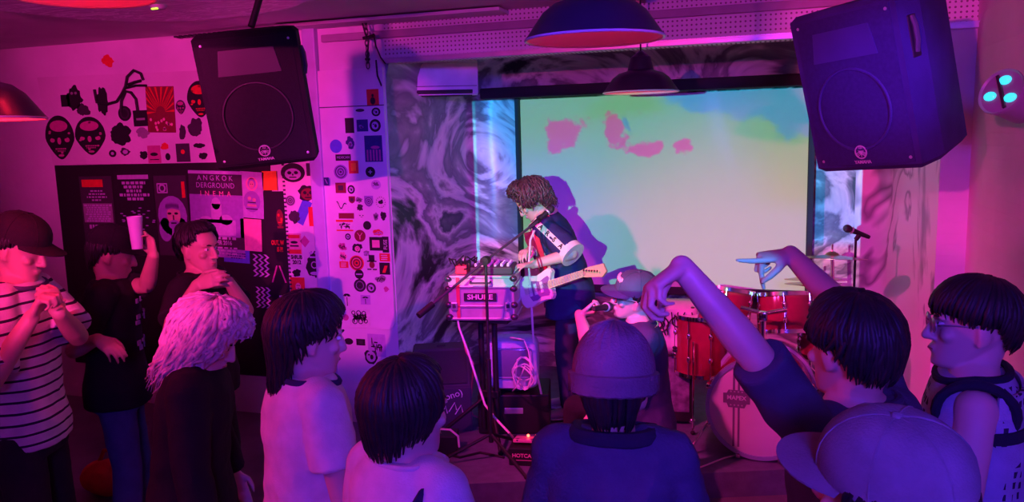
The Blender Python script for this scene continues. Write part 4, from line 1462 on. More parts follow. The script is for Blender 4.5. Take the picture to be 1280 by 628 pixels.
# boom microphone stand in front of the case
bp_ = at(610, 430, 4.62)
bs = empty('boom_microphone_stand', (bp_.x, bp_.y, SZ), 'black boom microphone stand in front of the flight case', 'microphone stand')
o0 = Vector((bp_.x, bp_.y, SZ))
jt = at(607, 326, 4.62) - o0
MB().cyl((0, 0, 0.12), (jt.x, jt.y, jt.z), 0.009, 10).build('pole', M_black, bs, True)
MB().cyl((0, 0, 0.12), (0, 0, 0.62), 0.014, 12).build('lower_tube', M_black, bs, True)
for a in (-35, 85, 205):
    a = math.radians(a)
    e = Vector((math.cos(a), math.sin(a), 0)) * 0.33
    q = MB().tube([(0, 0, 0.17), e + Vector((0, 0, 0.012))], 0.010, 8).build('leg', M_black, bs, True)
    MB().ball(e + Vector((0, 0, 0.012)), (0.014, 0.014, 0.012)).build('rubber_foot', M_rubber, q, True)
e0, e1 = at(528, 391, 4.35) - o0, at(672, 277, 5.0) - o0
MB().tube([e0, jt, e1], 0.008, 10).build('boom_arm', mat('boom_grey', (0.10, 0.08, 0.11), 0.35, 0.4), bs, True)
MB().cyl(e0 - (jt - e0).normalized() * 0.03, e0 + (jt - e0).normalized() * 0.08, 0.018, 12).build('counterweight', M_black, bs, True)
MB().lathe([(0.0, -0.03), (0.025, -0.028), (0.028, 0.0), (0.025, 0.028), (0.0, 0.03)], jt, Matrix.Rotation(math.radians(90), 3, 'X'), 18).build('clamp', M_black, bs, True)
dm = (e1 - jt).normalized()
MB().tube([e1, e1 + dm * 0.02], 0.016, 10).build('mic_clip', M_black, bs, True)


def microphone(name, label, tip, d, length=0.17, group='handheld-type microphones'):
    r = empty(name, tip, label, 'microphone', group)
    r.rotation_euler = d.to_track_quat('Z', 'Y').to_euler()
    MB().lathe([(0.011, -length), (0.013, -length + 0.01), (0.016, -0.06), (0.019, -0.03), (0.0, -0.028)], seg=20).build('handle', M_black, r, True)
    MB().lathe([(0.0, -0.036), (0.022, -0.034), (0.024, -0.03), (0.024, -0.026), (0.0, -0.024)], seg=20).build('ring', M_alu, r, True)
    MB().ball((0, 0, 0), (0.026, 0.026, 0.03)).build('grille', mat('mic_mesh', (0.06, 0.055, 0.07), 0.4, 0.6, bump=0.6, bscale=300), r, True)
    return r


microphone('microphone', 'black microphone on the boom at the mouth of the standing player', at(688, 262, 5.06), (at(688, 262, 5.06) - at(664, 283, 5.0)), 0.19)

# cables
b = MB()
b.tube([at(571, 392, 4.9), at(574, 410, 4.88), at(585, 440, 4.86), at(597, 478, 4.82), at(606, 506, 4.78), at(618, 522, 4.72), at(636, 541, 4.68), onZ(648, 556, SZ + 0.008)], 0.007, 8)
tag(b.build('audio_cable', M_cablew, None, True), 'pale cable running from the flight case down to the pedals', 'cable')
b = MB()
b.tube([at(668, 288, 5.02), at(663, 300, 5.03), at(661, 330, 5.04), at(664, 380, 5.05), at(667, 430, 5.06), at(671, 465, 5.08), at(677, 495, 5.1), onZ(683, 512, SZ + 0.008), onZ(696, 520, SZ + 0.006)], 0.007, 8)
tag(b.build('microphone_cable', M_cablew, None, True), 'pink-lit cable hanging from the boom microphone down to the floor', 'cable')
b = MB()
b.tube([at(578, 420, 4.9), at(583, 440, 4.9), at(592, 455, 4.9), onZ(590, 490, 0.4), onZ(586, 510, SZ + .1), onZ(592, 520, SZ + .02), onZ(610, 527, SZ + .008), onZ(632, 525, SZ + .008)], 0.006, 8)
tag(b.build('audio_cable', mat('red_cable', (0.6, 0.08, 0.2), 0.5), None, True), 'thin reddish cable hanging beside the wedge monitor', 'cable')
b = MB()
c_ = at(655, 467, 4.95)
pts = []
for k in range(60):
    a = k * 2 * math.pi / 14
    pts.append(c_ + Vector((0.075 * math.cos(a) * (0.8 + 0.2 * math.sin(k)), -0.02 + 0.02 * math.sin(a * 0.7), 0.075 * math.sin(a) + 0.03 * math.sin(k * 0.31))))
pts = [at(638, 422, 5.0), at(655, 425, 4.93), at(661, 440, 4.93)] + pts + [at(645, 485, 4.95), onZ(630, 500, SZ + 0.01)]
b.tube(pts, 0.005, 6)
tag(b.build('coiled_cable', mat('white_cable', (0.8, 0.72, 0.76), 0.5), None, True), 'coil of white cable hung in front of the pale rounded monitor', 'cable')
b = MB()
c_ = onZ(690, 524, SZ + 0.008)
b.tube([c_ + Vector((0.13 * math.cos(k * 0.45) * (1 + 0.1 * math.sin(k)), 0.10 * math.sin(k * 0.45), 0.005 * (k % 14) / 3)) for k in range(42)], 0.006, 6)
tag(b.build('coiled_cable', M_black, None, True), 'black cable coil on the stage floor by the player shoe', 'cable')
b = MB()
b.tube([onZ(866, 588, SZ + 0.006), onZ(885, 581, SZ + 0.006), onZ(905, 573, SZ + 0.006), onZ(925, 568, SZ + 0.006), onZ(945, 569, SZ + 0.006)], 0.005, 6)
tag(b.build('floor_cable', M_cablew, None, True), 'thin pale cable curving on the stage in front of the bass drum', 'cable')
b = MB()
b.tube([onZ(520, 575, SZ + .008), onZ(545, 565, SZ + .008), onZ(575, 572, SZ + .008), onZ(600, 566, SZ + .008), onZ(630, 572, SZ + .008)], 0.007, 6)
tag(b.build('floor_cable', M_black, None, True), 'black cable on the stage in front of the tripod stands', 'cable')

# old rounded monitor
mp = at(640, 450, 5.2)
cr = empty('old_monitor', (mp.x, mp.y + 0.05, 0.42), 'pale bluish rounded box monitor on a black crate behind the tripod stand', 'monitor', None, math.radians(14))
b = MB()
rings = []
for y, s_ in ((-0.17, 0.93), (-0.15, 1.0), (-0.02, 1.0), (0.12, 0.75), (0.2, 0.55)):
    ring = []
    for k in range(24):
        a = 2 * math.pi * k / 24
        cx, cz = math.cos(a), math.sin(a)
        p = 0.35
        ring.append(Vector((0.165 * s_ * math.copysign(abs(cx) ** p, cx), y, 0.19 + 0.165 * s_ * math.copysign(abs(cz) ** p, cz))))
    rings.append(ring)
b.ring_loft(rings)
b.build('housing', mat('monitor_shell', (0.5, 0.55, 0.72), 0.5), cr, True)
MB().box((0, -0.168, 0.20), (0.25, 0.012, 0.20), bev=0.02).build('screen_glass', mat('dark_glass', (0.16, 0.18, 0.3), 0.15), cr, True)
MB().lathe([(0.11, 0.0), (0.1, 0.015), (0.05, 0.03)], (0, 0, 0)).build('foot', M_charcoal, cr, True)
kb = empty('equipment_crate', (mp.x, mp.y + 0.05, SZ), 'black low crate under the rounded monitor', 'crate', None, math.radians(14))
MB().box((0, 0, 0.135), (0.46, 0.36, 0.26), bev=0.01).build('body', M_black, kb)
MB().box((0, -0.183, 0.16), (0.12, 0.008, 0.04), bev=0.004).build('handle', M_alu, kb)

# wedge monitor at the left
wd = empty('wedge_monitor', (-2.07, 4.78, SZ), 'dark wedge stage monitor with white marker scribbles at the left of the stage', 'stage monitor', None, math.radians(22))
prof = [(-0.20, 0.0), (0.20, 0.0), (0.20, 0.50), (0.02, 0.50), (-0.20, 0.30)]
b = MB()
b.ring_loft([[Vector((x, y, z)) for y, z in prof] for x in (-0.19, 0.19)])
bmesh.ops.bevel(b.bm, geom=list(b.bm.edges), offset=0.008, segments=2, affect='EDGES')
b.build('cabinet', mat('monitor_carpet', (0.05, 0.05, 0.075), 0.8, bump=0.3, bscale=200), wd)
sl_ = Vector((0, 0.22, 0.20)).normalized()
nr = Vector((0, -0.20, 0.22)).normalized()
m4 = rot_basis(Vector((1, 0, 0)), sl_, nr, Vector((0, -0.09, 0.40)) + nr * 0.004)
b = MB()
b.prism([(-0.165, -0.125), (0.165, -0.125), (0.165, 0.125), (-0.165, 0.125)], m4, 0.006)
g = b.build('grille', mat('monitor_grille', (0.03, 0.03, 0.05), 0.5, 0.3, bump=0.5, bscale=250), wd)
chalk = mat('white_marker', (0.8, 0.78, 0.85), 0.6)
m5 = FACE_CAM((0.02, -0.203, 0.235))
tx = text('L (mono)', 0.062, m5 @ Matrix.Rotation(math.radians(16), 4, 'Z'), chalk, wd)
b = MB()
for k, (x, z) in enumerate(((-0.04, 0.12), (0.0, 0.15), (0.06, 0.17), (0.1, 0.15))):
    b.tube([(x - 0.02, -0.204, z - 0.03), (x + 0.02, -0.204, z + 0.03), (x + 0.03, -0.204, z - 0.02)], 0.004, 5)
b.build('scribble', chalk, wd)
MB().box((0.0, 0.10, 0.504), (0.06, 0.02, 0.008), bev=0.003).build('handle', M_black, wd)


# pedals and boxes on the floor
def floorbox(name, label, cat, px, py, w_, d_, h_, m, rz, z0=SZ):
    p = onZ(px, py, z0)
    r = empty(name, (p.x, p.y + d_ / 2, z0), label, cat, None, math.radians(rz))
    MB().box((0, 0, h_ / 2), (w_, d_, h_), bev=0.005).build('casing', m, r)
    return r


pb = floorbox('effect_box', 'black box with handwritten pink-lit capitals and a red-lit top at the stage edge', 'effect box', 655, 583, 0.205, 0.2, 0.105, M_black, 8)
text('HOTCAKES', 0.032, FACE_CAM((0.0, -0.1015, 0.062)), mat('box_lettering', (0.85, 0.3, 0.45), 0.5), pb, bold=0.0008)  # white capitals with the pink light put into their colour
MB().box((0.0, -0.1012, 0.035), (0.12, 0.001, 0.004)).build('underline', mat('box_line', (0.7, 0.2, 0.35), 0.5), pb)
MB().box((-0.01, 0.02, 0.115), (0.15, 0.13, 0.02), Matrix.Rotation(math.radians(-12), 3, 'X'), 0.004).build('top_plate', mat('pink_lit_plate', (0.75, 0.25, 0.40), 0.4), pb)  # plate's pink carries the red light falling on it
ld = mat('red_led', (0.9, 0.1, 0.1), 0.3, emit=(1.0, 0.08, 0.04), estr=9.0)
for x in (-0.005, 0.045):
    MB().ball((x, 0.03, 0.135), 0.009).build('indicator_light', ld, pb, True)
for x in (-0.06, 0.03):
    MB().lathe([(0.014, 0.115), (0.014, 0.135), (0.0, 0.137)], (x, -0.03, 0)).build('knob', M_charcoal, pb, True)
p2 = floorbox('digital_pedal', 'small effect pedal with a white digital display beside the black lettered box', 'pedal', 691, 566, 0.125, 0.15, 0.05, mat('pedal_blue_grey', (0.22, 0.2, 0.34), 0.4), -6)
tilt = Matrix.Rotation(math.radians(14), 3, 'X')
MB().box((0, 0.035, 0.054), (0.09, 0.045, 0.006), tilt, 0.002).build('display', M_black, p2)
text('2:200', 0.034, Matrix.Translation((0, 0.035, 0.0615)) @ tilt.to_4x4(), mat('display_segments', (0.8, 0.8, 1), 0.4, emit=(0.8, 0.75, 1.0), estr=1.2), p2, bold=0.0008)
for x in (-0.045, -0.015, 0.015, 0.045):
    MB().lathe([(0.009, 0.05), (0.009, 0.066), (0.0, 0.067)], (x, -0.012, 0)).build('knob', M_kn, p2, True)
MB().lathe([(0.012, 0.05), (0.012, 0.06), (0.0, 0.062)], (0.0, -0.05, 0)).build('foot_switch', M_chrome, p2, True)
MB().ball((0.05, -0.045, 0.052), (0.012, 0.012, 0.012)).build('indicator_light', ld, p2, True)
p3 = floorbox('gear_bag', 'small black gear bag with a pale carrying loop behind the short-haired woman', 'bag', 552, 570, 0.15, 0.14, 0.12, M_black, 15)
MB().tube([(-0.08, -0.05, 0.05), (-0.09, -0.06, 0.14), (-0.03, -0.06, 0.165), (0.04, -0.06, 0.16), (0.085, -0.06, 0.12), (0.09, -0.06, 0.05)], 0.007, 8).build('loop', M_cablew, p3, True)


# ------------------------------------------------------------------ drums
def lugs(b, c, R3, R_, z0, z1, n, a0=0.0, r=0.008):
    for k in range(n):
        a = a0 + 2 * math.pi * k / n
        d = R3 @ Vector((math.cos(a), math.sin(a), 0))
        zc = R3 @ Vector((0, 0, 1))
        b.cyl(c + d * (R_ + 0.012) + zc * z0, c + d * (R_ + 0.012) + zc * z1, 0.0045, 6)
        for zz in (z0 + (z1 - z0) * 0.28, z0 + (z1 - z0) * 0.72):
            b.ball(c + d * (R_ + 0.007) + zc * zz, (0.013, 0.013, 0.02), None, 8, 6)


def drum(name, label, loc, R3, R_, h, lugn, mount=None, badge=True):
    r = empty(name, loc, label, 'drum', 'drums of the kit')
    r.rotation_euler = R3.to_euler()
    I = Matrix.Identity(3)
    MB().lathe([(R_ * 0.99, -h / 2), (R_, -h / 2 + 0.004), (R_, h / 2 - 0.004), (R_ * 0.99, h / 2)], seg=48).build('shell', M_burg, r, True)
    MB().lathe([(R_ - 0.002, h / 2 + 0.001), (R_ * 0.7, h / 2 + 0.003), (0.0, h / 2 + 0.003)], seg=40).build('top_head', M_head, r, True)
    for s_, nm in ((1, 'top_hoop'), (-1, 'bottom_hoop')):
        z = s_ * (h / 2 - 0.004)
        MB().lathe([(R_ + 0.002, z - 0.012), (R_ + 0.012, z - 0.012), (R_ + 0.010, z + 0.012), (R_ + 0.002, z + 0.012)], seg=48, close=True).build(nm, M_chrome, r, True)
    for k in range(lugn):
        a = 2 * math.pi * (k + 0.5) / lugn
        b = MB()
        d = Vector((math.cos(a), math.sin(a), 0))
        b.cyl(d * (R_ + 0.012) + Vector((0, 0, -h / 2)), d * (R_ + 0.012) + Vector((0, 0, h / 2)), 0.004, 6)
        for zz in (-h * 0.2, h * 0.2):
            b.ball(d * (R_ + 0.008) + Vector((0, 0, zz)), (0.014, 0.014, 0.024), None, 8, 6)
        b.build('lug', M_chrome, r, True)
    if badge:
        d = Vector((-0.35, -1, 0)).normalized()
        MB().ball(d * (R_ + 0.001) + Vector((0, 0, h * 0.12)), (0.024, 0.024, 0.024), None, 16, 10).build('badge', mat('badge_cream', (0.8, 0.72, 0.6), 0.4), r, True)
    return r


# bass drum
kc = Vector((-0.035, 4.62, SZ + 0.31))
KR, KD = 0.285, 0.42
kd = empty('bass_drum', (kc.x, kc.y, SZ), 'bass drum with white front head and maker badge on the stage', 'drum', 'drums of the kit', math.radians(-3))
KZ = kc.z - SZ
RX = Matrix.Rotation(math.radians(90), 3, 'X')       # local +z -> -y (towards the room)
cc = Vector((0, 0, KZ))
MB().lathe([(KR, -KD), (KR, 0.0)], cc, RX, 64).build('shell', M_burg, kd, True)
for s_, nm in ((0.0, 'front_hoop'), (-KD, 'rear_hoop')):
    MB().lathe([(KR + 0.001, s_ - 0.02), (KR + 0.018, s_ - 0.02), (KR + 0.018, s_ + 0.022), (KR - 0.004, s_ + 0.022), (KR - 0.004, s_ + 0.012)], cc, RX, 64, close=True).build(nm, M_hoop, kd, True)
hd = MB().lathe([(KR - 0.003, 0.010), (KR - 0.012, 0.014), (KR * 0.5, 0.014), (0.0, 0.014)], cc, RX, 64).build('front_head', M_head, kd, True)
M_bdg = mat('head_print', (0.20, 0.17, 0.24), 0.5)
HM = lambda x, z: FACE_CAM((x, -0.0146, KZ + z))
b = MB()
for dx in (-0.018, 0.010):
    b.prism([(dx - 0.006, -0.235), (dx + 0.006, -0.235), (dx + 0.006, 0.235), (dx - 0.006, 0.235)], HM(-0.125, 0), 0.0006)
b.build('stripe_print', M_bdg, hd)
b = MB()
ol = []
for x, z in ((-0.075, 0.03), (-0.055, 0.03), (-0.045, 0.05), (0.045, 0.05), (0.055, 0.03), (0.075, 0.03), (0.075, -0.03), (0.055, -0.03), (0.045, -0.055), (-0.045, -0.055), (-0.055, -0.03), (-0.075, -0.03)):
    ol.append((x, z))
b.prism(ol, HM(-0.128, 0.055), 0.0014)
bg = b.build('badge', M_bdg, hd)
text('MAPEX', 0.034, HM(-0.128, 0.058) @ Matrix.Translation((0, 0, 0.0022)), mat('badge_lettering', (0.7, 0.66, 0.72), 0.4), bg, bold=0.0008)
b = MB()
for z in (0.095, 0.015):
    for k in range(4):
        b.ball((-0.16 + 0.021 * k, -0.0166, KZ + z), (0.006, 0.001, 0.005), None, 6, 4)
b.build('badge_pattern', mat('badge_dots', (0.5, 0.47, 0.55), 0.4), bg)
for k in range(8):
    a = math.radians(22.5 + 45 * k)
    d = Vector((math.cos(a), 0, math.sin(a)))
    b = MB()
    b.box(cc + d * (KR + 0.022) + Vector((0, -0.006, 0)), (0.03, 0.05, 0.03), bev=0.006)
    b.cyl(cc + d * (KR + 0.028) + Vector((0, -0.03, 0)), cc + d * (KR + 0.028) + Vector((0, 0.16, 0)), 0.005, 6)
    b.ball(cc + d * (KR + 0.012) + Vector((0, 0.14, 0)), (0.018, 0.026, 0.018), None, 8, 6)
    b.build('claw', M_chrome, kd, True)
for sx in (-1, 1):
    MB().tube([(sx * 0.27, 0.1, KZ - 0.08), (sx * 0.40, -0.05, 0.01)], 0.009, 8).build('spur', M_chrome, kd, True)
th = MB().cyl((0.0, 0.2, KZ + KR - 0.01), (0.0, 0.2, KZ + KR + 0.24), 0.016, 12).build('tom_holder', M_chrome, kd, True)
MB().box((0, 0.2, KZ + KR + 0.01), (0.09, 0.09, 0.03), bev=0.008).build('holder_base', M_chrome, th)
MB().tube([(-0.13, 0.2, KZ + KR + 0.26), (0, 0.2, KZ + KR + 0.23), (0.13, 0.2, KZ + KR + 0.26)], 0.013, 10).build('tom_arms', M_chrome, th, True)
MB().box((0, 0.185, KZ + KR + 0.22), (0.05, 0.06, 0.06), bev=0.01).build('arm_clamp', M_chrome, th, True)


def Rt(back, roll, yaw=0):
    return Matrix.Rotation(math.radians(yaw), 3, 'Z') @ Matrix.Rotation(math.radians(-back), 3, 'X') @ Matrix.Rotation(math.radians(roll), 3, 'Y')


drum('rack_tom', 'left burgundy rack tom over the bass drum with cream round badge', at(907, 383, 5.0), Rt(12, 7), 0.158, 0.22, 6)
drum('rack_tom', 'right burgundy rack tom over the bass drum beside the cymbals', at(980, 391, 4.95), Rt(13, -4), 0.162, 0.235, 6, badge=False)
ft = drum('floor_tom', 'burgundy floor tom on legs left of the bass drum', at(877, 428, 5.15), Rt(0, 0), 0.165, 0.38, 8, badge=False)
fl = ft.location.z - SZ
for a in (-100, 20, 140):
    a = math.radians(a)
    d = Vector((math.cos(a), math.sin(a), 0)) * 0.195
    q = MB().tube([d + Vector((0, 0, 0.05)), d + Vector((0, 0, -fl + 0.05)), d * 1.06 + Vector((0, 0, -fl + 0.012))], 0.007, 8).build('leg', M_chrome, ft, True)
    MB().ball(d * 1.06 + Vector((0, 0, -fl + 0.014)), 0.014).build('rubber_foot', M_rubber, q, True)
# snare behind the bass drum on its own stand
sn = drum('snare_drum', 'snare drum half hidden behind the right of the bass drum', (0.36, 5.2, SZ + 0.58), Rt(-4, 0), 0.175, 0.14, 8, badge=False)
b = MB()
b.cyl((0, 0, -0.08), (0, 0, -0.4), 0.012, 10)
for a in (30, 150, 270):
    a = math.radians(a)
    b.tube([(0, 0, -0.33), (0.22 * math.cos(a), 0.22 * math.sin(a), -0.568)], 0.008, 8)
    b.tube([(0, 0, -0.1), (0.18 * math.cos(a), 0.18 * math.sin(a), -0.085)], 0.007, 8)
b.build('stand', M_chrome, sn, True)


def cymbal(label, loc, R_, tilt, base_xy, pair=False):
    r = empty('cymbal', (base_xy[0], base_xy[1], SZ), label, 'cymbal', 'cymbals of the kit')
    h = loc.z - SZ
    off = Vector((loc.x - base_xy[0], loc.y - base_xy[1], 0))
    R3 = Matrix.Rotation(math.radians(tilt[0]), 3, 'X') @ Matrix.Rotation(math.radians(tilt[1]), 3, 'Y')
    c_ = off + Vector((0, 0, h))
    for i, dz in enumerate((0.0, -0.03) if pair else (0.0,)):
        s_ = 1 if i == 0 else -1
        MB().lathe([(R_, 0.0), (R_ * 0.6, 0.010 * s_), (R_ * 0.22, 0.02 * s_), (R_ * 0.17, 0.032 * s_), (R_ * 0.08, 0.042 * s_), (0.008, 0.044 * s_), (0.008, 0.042 * s_), (R_ * 0.08, 0.040 * s_), (R_ * 0.165, 0.030 * s_), (R_ * 0.22, 0.018 * s_), (R_ * 0.6, 0.0085 * s_), (R_, -0.0015)], c_ + Vector((0, 0, dz)), R3, 56, close=True).build('bronze_disc', M_bronze, r, True)
    MB().cyl(c_ + Vector((0, 0, 0.0)), c_ + Vector((0, 0, 0.09)), 0.006, 8).build('wing_nut', M_chrome, r, True)
    MB().tube([(0, 0, 0.16), off * 0.0 + Vector((0, 0, h * 0.7)), c_ + Vector((0, 0, 0.03))], 0.011, 10).build('stand_tube', M_chrome, r, True)
    for a in (20, 140, 260):
        a = math.radians(a)
        q = MB().tube([(0, 0, 0.3), (0.26 * math.cos(a), 0.26 * math.sin(a), 0.014)], 0.009, 8).build('leg', M_chrome, r, True)
        MB().ball((0.26 * math.cos(a), 0.26 * math.sin(a), 0.014), 0.014).build('rubber_foot', M_rubber, q, True)
    return r


cp1 = at(1040, 323, 5.0)
cymbal('upper cymbal on a chrome stand seen edge-on right of the screen', cp1, 0.205, (-7, 1), (cp1.x + 0.02, cp1.y + 0.05))
cp2 = at(1016, 349, 5.3)
cymbal('lower pair of cymbals half hidden behind the raised hand and dark hair', cp2, 0.18, (-7, -2), (cp2.x, cp2.y), True)
ms = at(1070, 292, 5.1)
mst = empty('overhead_microphone_stand', (ms.x, ms.y, SZ), 'thin stand with a microphone above the cymbals at the right', 'microphone stand')
MB().cyl((0, 0, 0.1), (0, 0, ms.z - SZ - 0.03), 0.008, 10).build('pole', M_black, mst, True)
for a in (0, 120, 240):
    a = math.radians(a)
    MB().tube([(0, 0, 0.22), (0.22 * math.cos(a), 0.22 * math.sin(a), 0.012)], 0.008, 8).build('leg', M_black, mst, True)
MB().tube([(0, 0, ms.z - SZ - 0.04), (0.02, 0.0, ms.z - SZ - 0.01)], 0.015, 10).build('clip', M_black, mst, True)
microphone('microphone', 'small dark microphone over the cymbals at the right', ms + Vector((-0.05, 0, 0.03)), Vector((-0.8, -0.2, 0.35)), 0.15)

# amplifier with a doodled cloth
ap = at(832, 425, 5.3)
am = empty('amplifier', (ap.x, ap.y, SZ), 'black amplifier draped with a doodled cloth behind the seated singer', 'amplifier', None, math.radians(6))
MB().box((0, 0, 0.40), (0.36, 0.28, 0.76), bev=0.012).build('cabinet', M_black, am)
MB().box((0, -0.142, 0.30), (0.31, 0.01, 0.42), bev=0.004).build('grille', mat('amp_grille', (0.16, 0.12, 0.2), 0.8, var=0.5, scale=20, bump=0.5, bscale=160), am)
for sx in (-1, 1):
    for z in (0.03, 0.77):
        MB().ball((sx * 0.172, -0.132, z), (0.022, 0.02, 0.022)).build('corner_guard', M_chrome, am, True)
b = MB()
pf = []
rows = []
bm = b.bm
for i in range(15):
    x = -0.20 + 0.40 * i / 14
    col_ = []
    for j, (y, z) in enumerate(((0.12, 0.79), (0.0, 0.797), (-0.12, 0.795), (-0.152, 0.775), (-0.156, 0.70), (-0.158, 0.62), (-0.158, 0.535), (-0.158, 0.45))):
        wv = 0.008 * math.sin(i * 1.3 + j * 0.5) * (1 if j > 3 else 0.3)
        col_.append(bm.verts.new((x, y + wv - 0.004, z + (0.05 * abs(math.sin(i * 0.45)) if j == 7 else 0))))
    rows.append(col_)
for a, c_ in zip(rows, rows[1:]):
    for j in range(7):
        bm.faces.new((a[j], a[j + 1], c_[j + 1], c_[j]))
cl = b.build('doodle_cloth', mat('cloth_offwhite', (0.72, 0.68, 0.68), 0.8), None, True)
cl.location = am.location
cl.rotation_euler = am.rotation_euler
so = cl.modifiers.new('thickness', 'SOLIDIFY')
so.thickness = 0.003
tag(cl, 'off-white cloth with bold black doodles hanging over the amplifier front', 'cloth')
b = MB()
r_ = random.Random(5)
for k in range(9):
    x = -0.17 + 0.042 * k
    b.tube([(x, -0.172, 0.76), (x + r_.uniform(-.03, .03), -0.174, 0.72), (x + r_.uniform(-.03, .03), -0.174, 0.67), (x + r_.uniform(-.04, .04), -0.174, 0.61)], 0.0045, 5)
for (cx, cz, rr) in ((-0.03, 0.68, 0.05), (-0.03, 0.68, 0.025), (0.08, 0.70, 0.035), (-0.12, 0.60, 0.03)):
    b.torus((cx, -0.174, cz), rr, 0.005, Matrix.Rotation(math.radians(90), 3, 'X'), 20, 5)
for k in range(14):
    b.ball((r_.uniform(-.17, .17), -0.171, r_.uniform(0.48, 0.62)), (0.016, 0.003, 0.012), None, 7, 5)
b.build('doodle_print', PAPER['black'], cl, True)
# stool of the seated singer

# ------------------------------------------------------------------ people
M_skin = mat('skin_tan', (0.58, 0.36, 0.27), 0.5, var=0.06, scale=12, bump=0.06, bscale=160)
M_skin2 = mat('skin_light', (0.68, 0.46, 0.38), 0.5, var=0.05, scale=12, bump=0.06, bscale=160)
M_hair = mat('black_hair', (0.018, 0.014, 0.018), 0.5, spec=0.35, var=0.4, scale=40)
M_eyew = mat('eye_white', (0.8, 0.78, 0.76), 0.25)
M_pupil = mat('eye_dark', (0.02, 0.012, 0.01), 0.15)


def cloth(name, col, rough=0.85, var=0.10, **k):
    return mat(name, col, rough, var=var, scale=k.pop('scale', 18), bump=k.pop('bump', 0.25), bscale=k.pop('bscale', 220), spec=0.2, **k)


def patterned(name, base, dark, kind):
    """woven or printed cloth pattern in object space"""
    m = cloth(name, base)
    nt = m.node_tree
    N, L = nt.nodes, nt.links
    bs = N['Principled BSDF']
    tc = [n for n in N if n.type == 'TEX_COORD'][0]
    mx = N.new('ShaderNodeMix')
    mx.data_type = 'RGBA'
    L.new(bs.inputs['Base Color'].links[0].from_socket, mx.inputs[6])
    mx.inputs[7].default_value = (*dark, 1)
    if kind == 'stripes':
        sx = N.new('ShaderNodeSeparateXYZ')
        L.new(tc.outputs['Object'], sx.inputs[0])
        a = N.new('ShaderNodeMath')
        a.operation = 'MULTIPLY'
        a.inputs[1].default_value = 1 / 0.043
        L.new(sx.outputs[2], a.inputs[0])
        f = N.new('ShaderNodeMath')
        f.operation = 'FRACT'
        L.new(a.outputs[0], f.inputs[0])
        g = N.new('ShaderNodeMath')
        g.operation = 'LESS_THAN'
        g.inputs[1].default_value = 0.22
        L.new(f.outputs[0], g.inputs[0])
        L.new(g.outputs[0], mx.inputs[0])
    elif kind == 'triangles':
        v = N.new('ShaderNodeTexVoronoi')
        v.distance = 'CHEBYCHEV'
        v.inputs['Scale'].default_value = 34
        v.inputs['Randomness'].default_value = 0.25
        L.new(tc.outputs['Object'], v.inputs['Vector'])
        g = N.new('ShaderNodeMath')
        g.operation = 'LESS_THAN'
        g.inputs[1].default_value = 0.3
        L.new(v.outputs['Distance'], g.inputs[0])
        n = N.new('ShaderNodeTexNoise')
        n.inputs['Scale'].default_value = 7
        L.new(tc.outputs['Object'], n.inputs['Vector'])
        h = N.new('ShaderNodeMath')
        h.operation = 'GREATER_THAN'
        h.inputs[1].default_value = 0.5
        L.new(n.outputs[0], h.inputs[0])
        k = N.new('ShaderNodeMath')
        k.operation = 'MULTIPLY'
        L.new(g.outputs[0], k.inputs[0])
        L.new(h.outputs[0], k.inputs[1])
        L.new(k.outputs[0], mx.inputs[0])
    L.new(mx.outputs[2], bs.inputs['Base Color'])
    return m


def ik(S_, W_, L1, L2, pole):
    v = W_ - S_
    d = min(v.length, (L1 + L2) * 0.995)
    u = v.normalized()
    W2 = S_ + u * d
    a = (L1 * L1 - L2 * L2 + d * d) / (2 * d)
    h = math.sqrt(max(0.0, L1 * L1 - a * a))
    p = pole - u * pole.dot(u)
    if p.length < 1e-5:
        p = Vector((0, 0, -1)) - u * -u.z
    return S_ + u * a + p.normalized() * h, W2


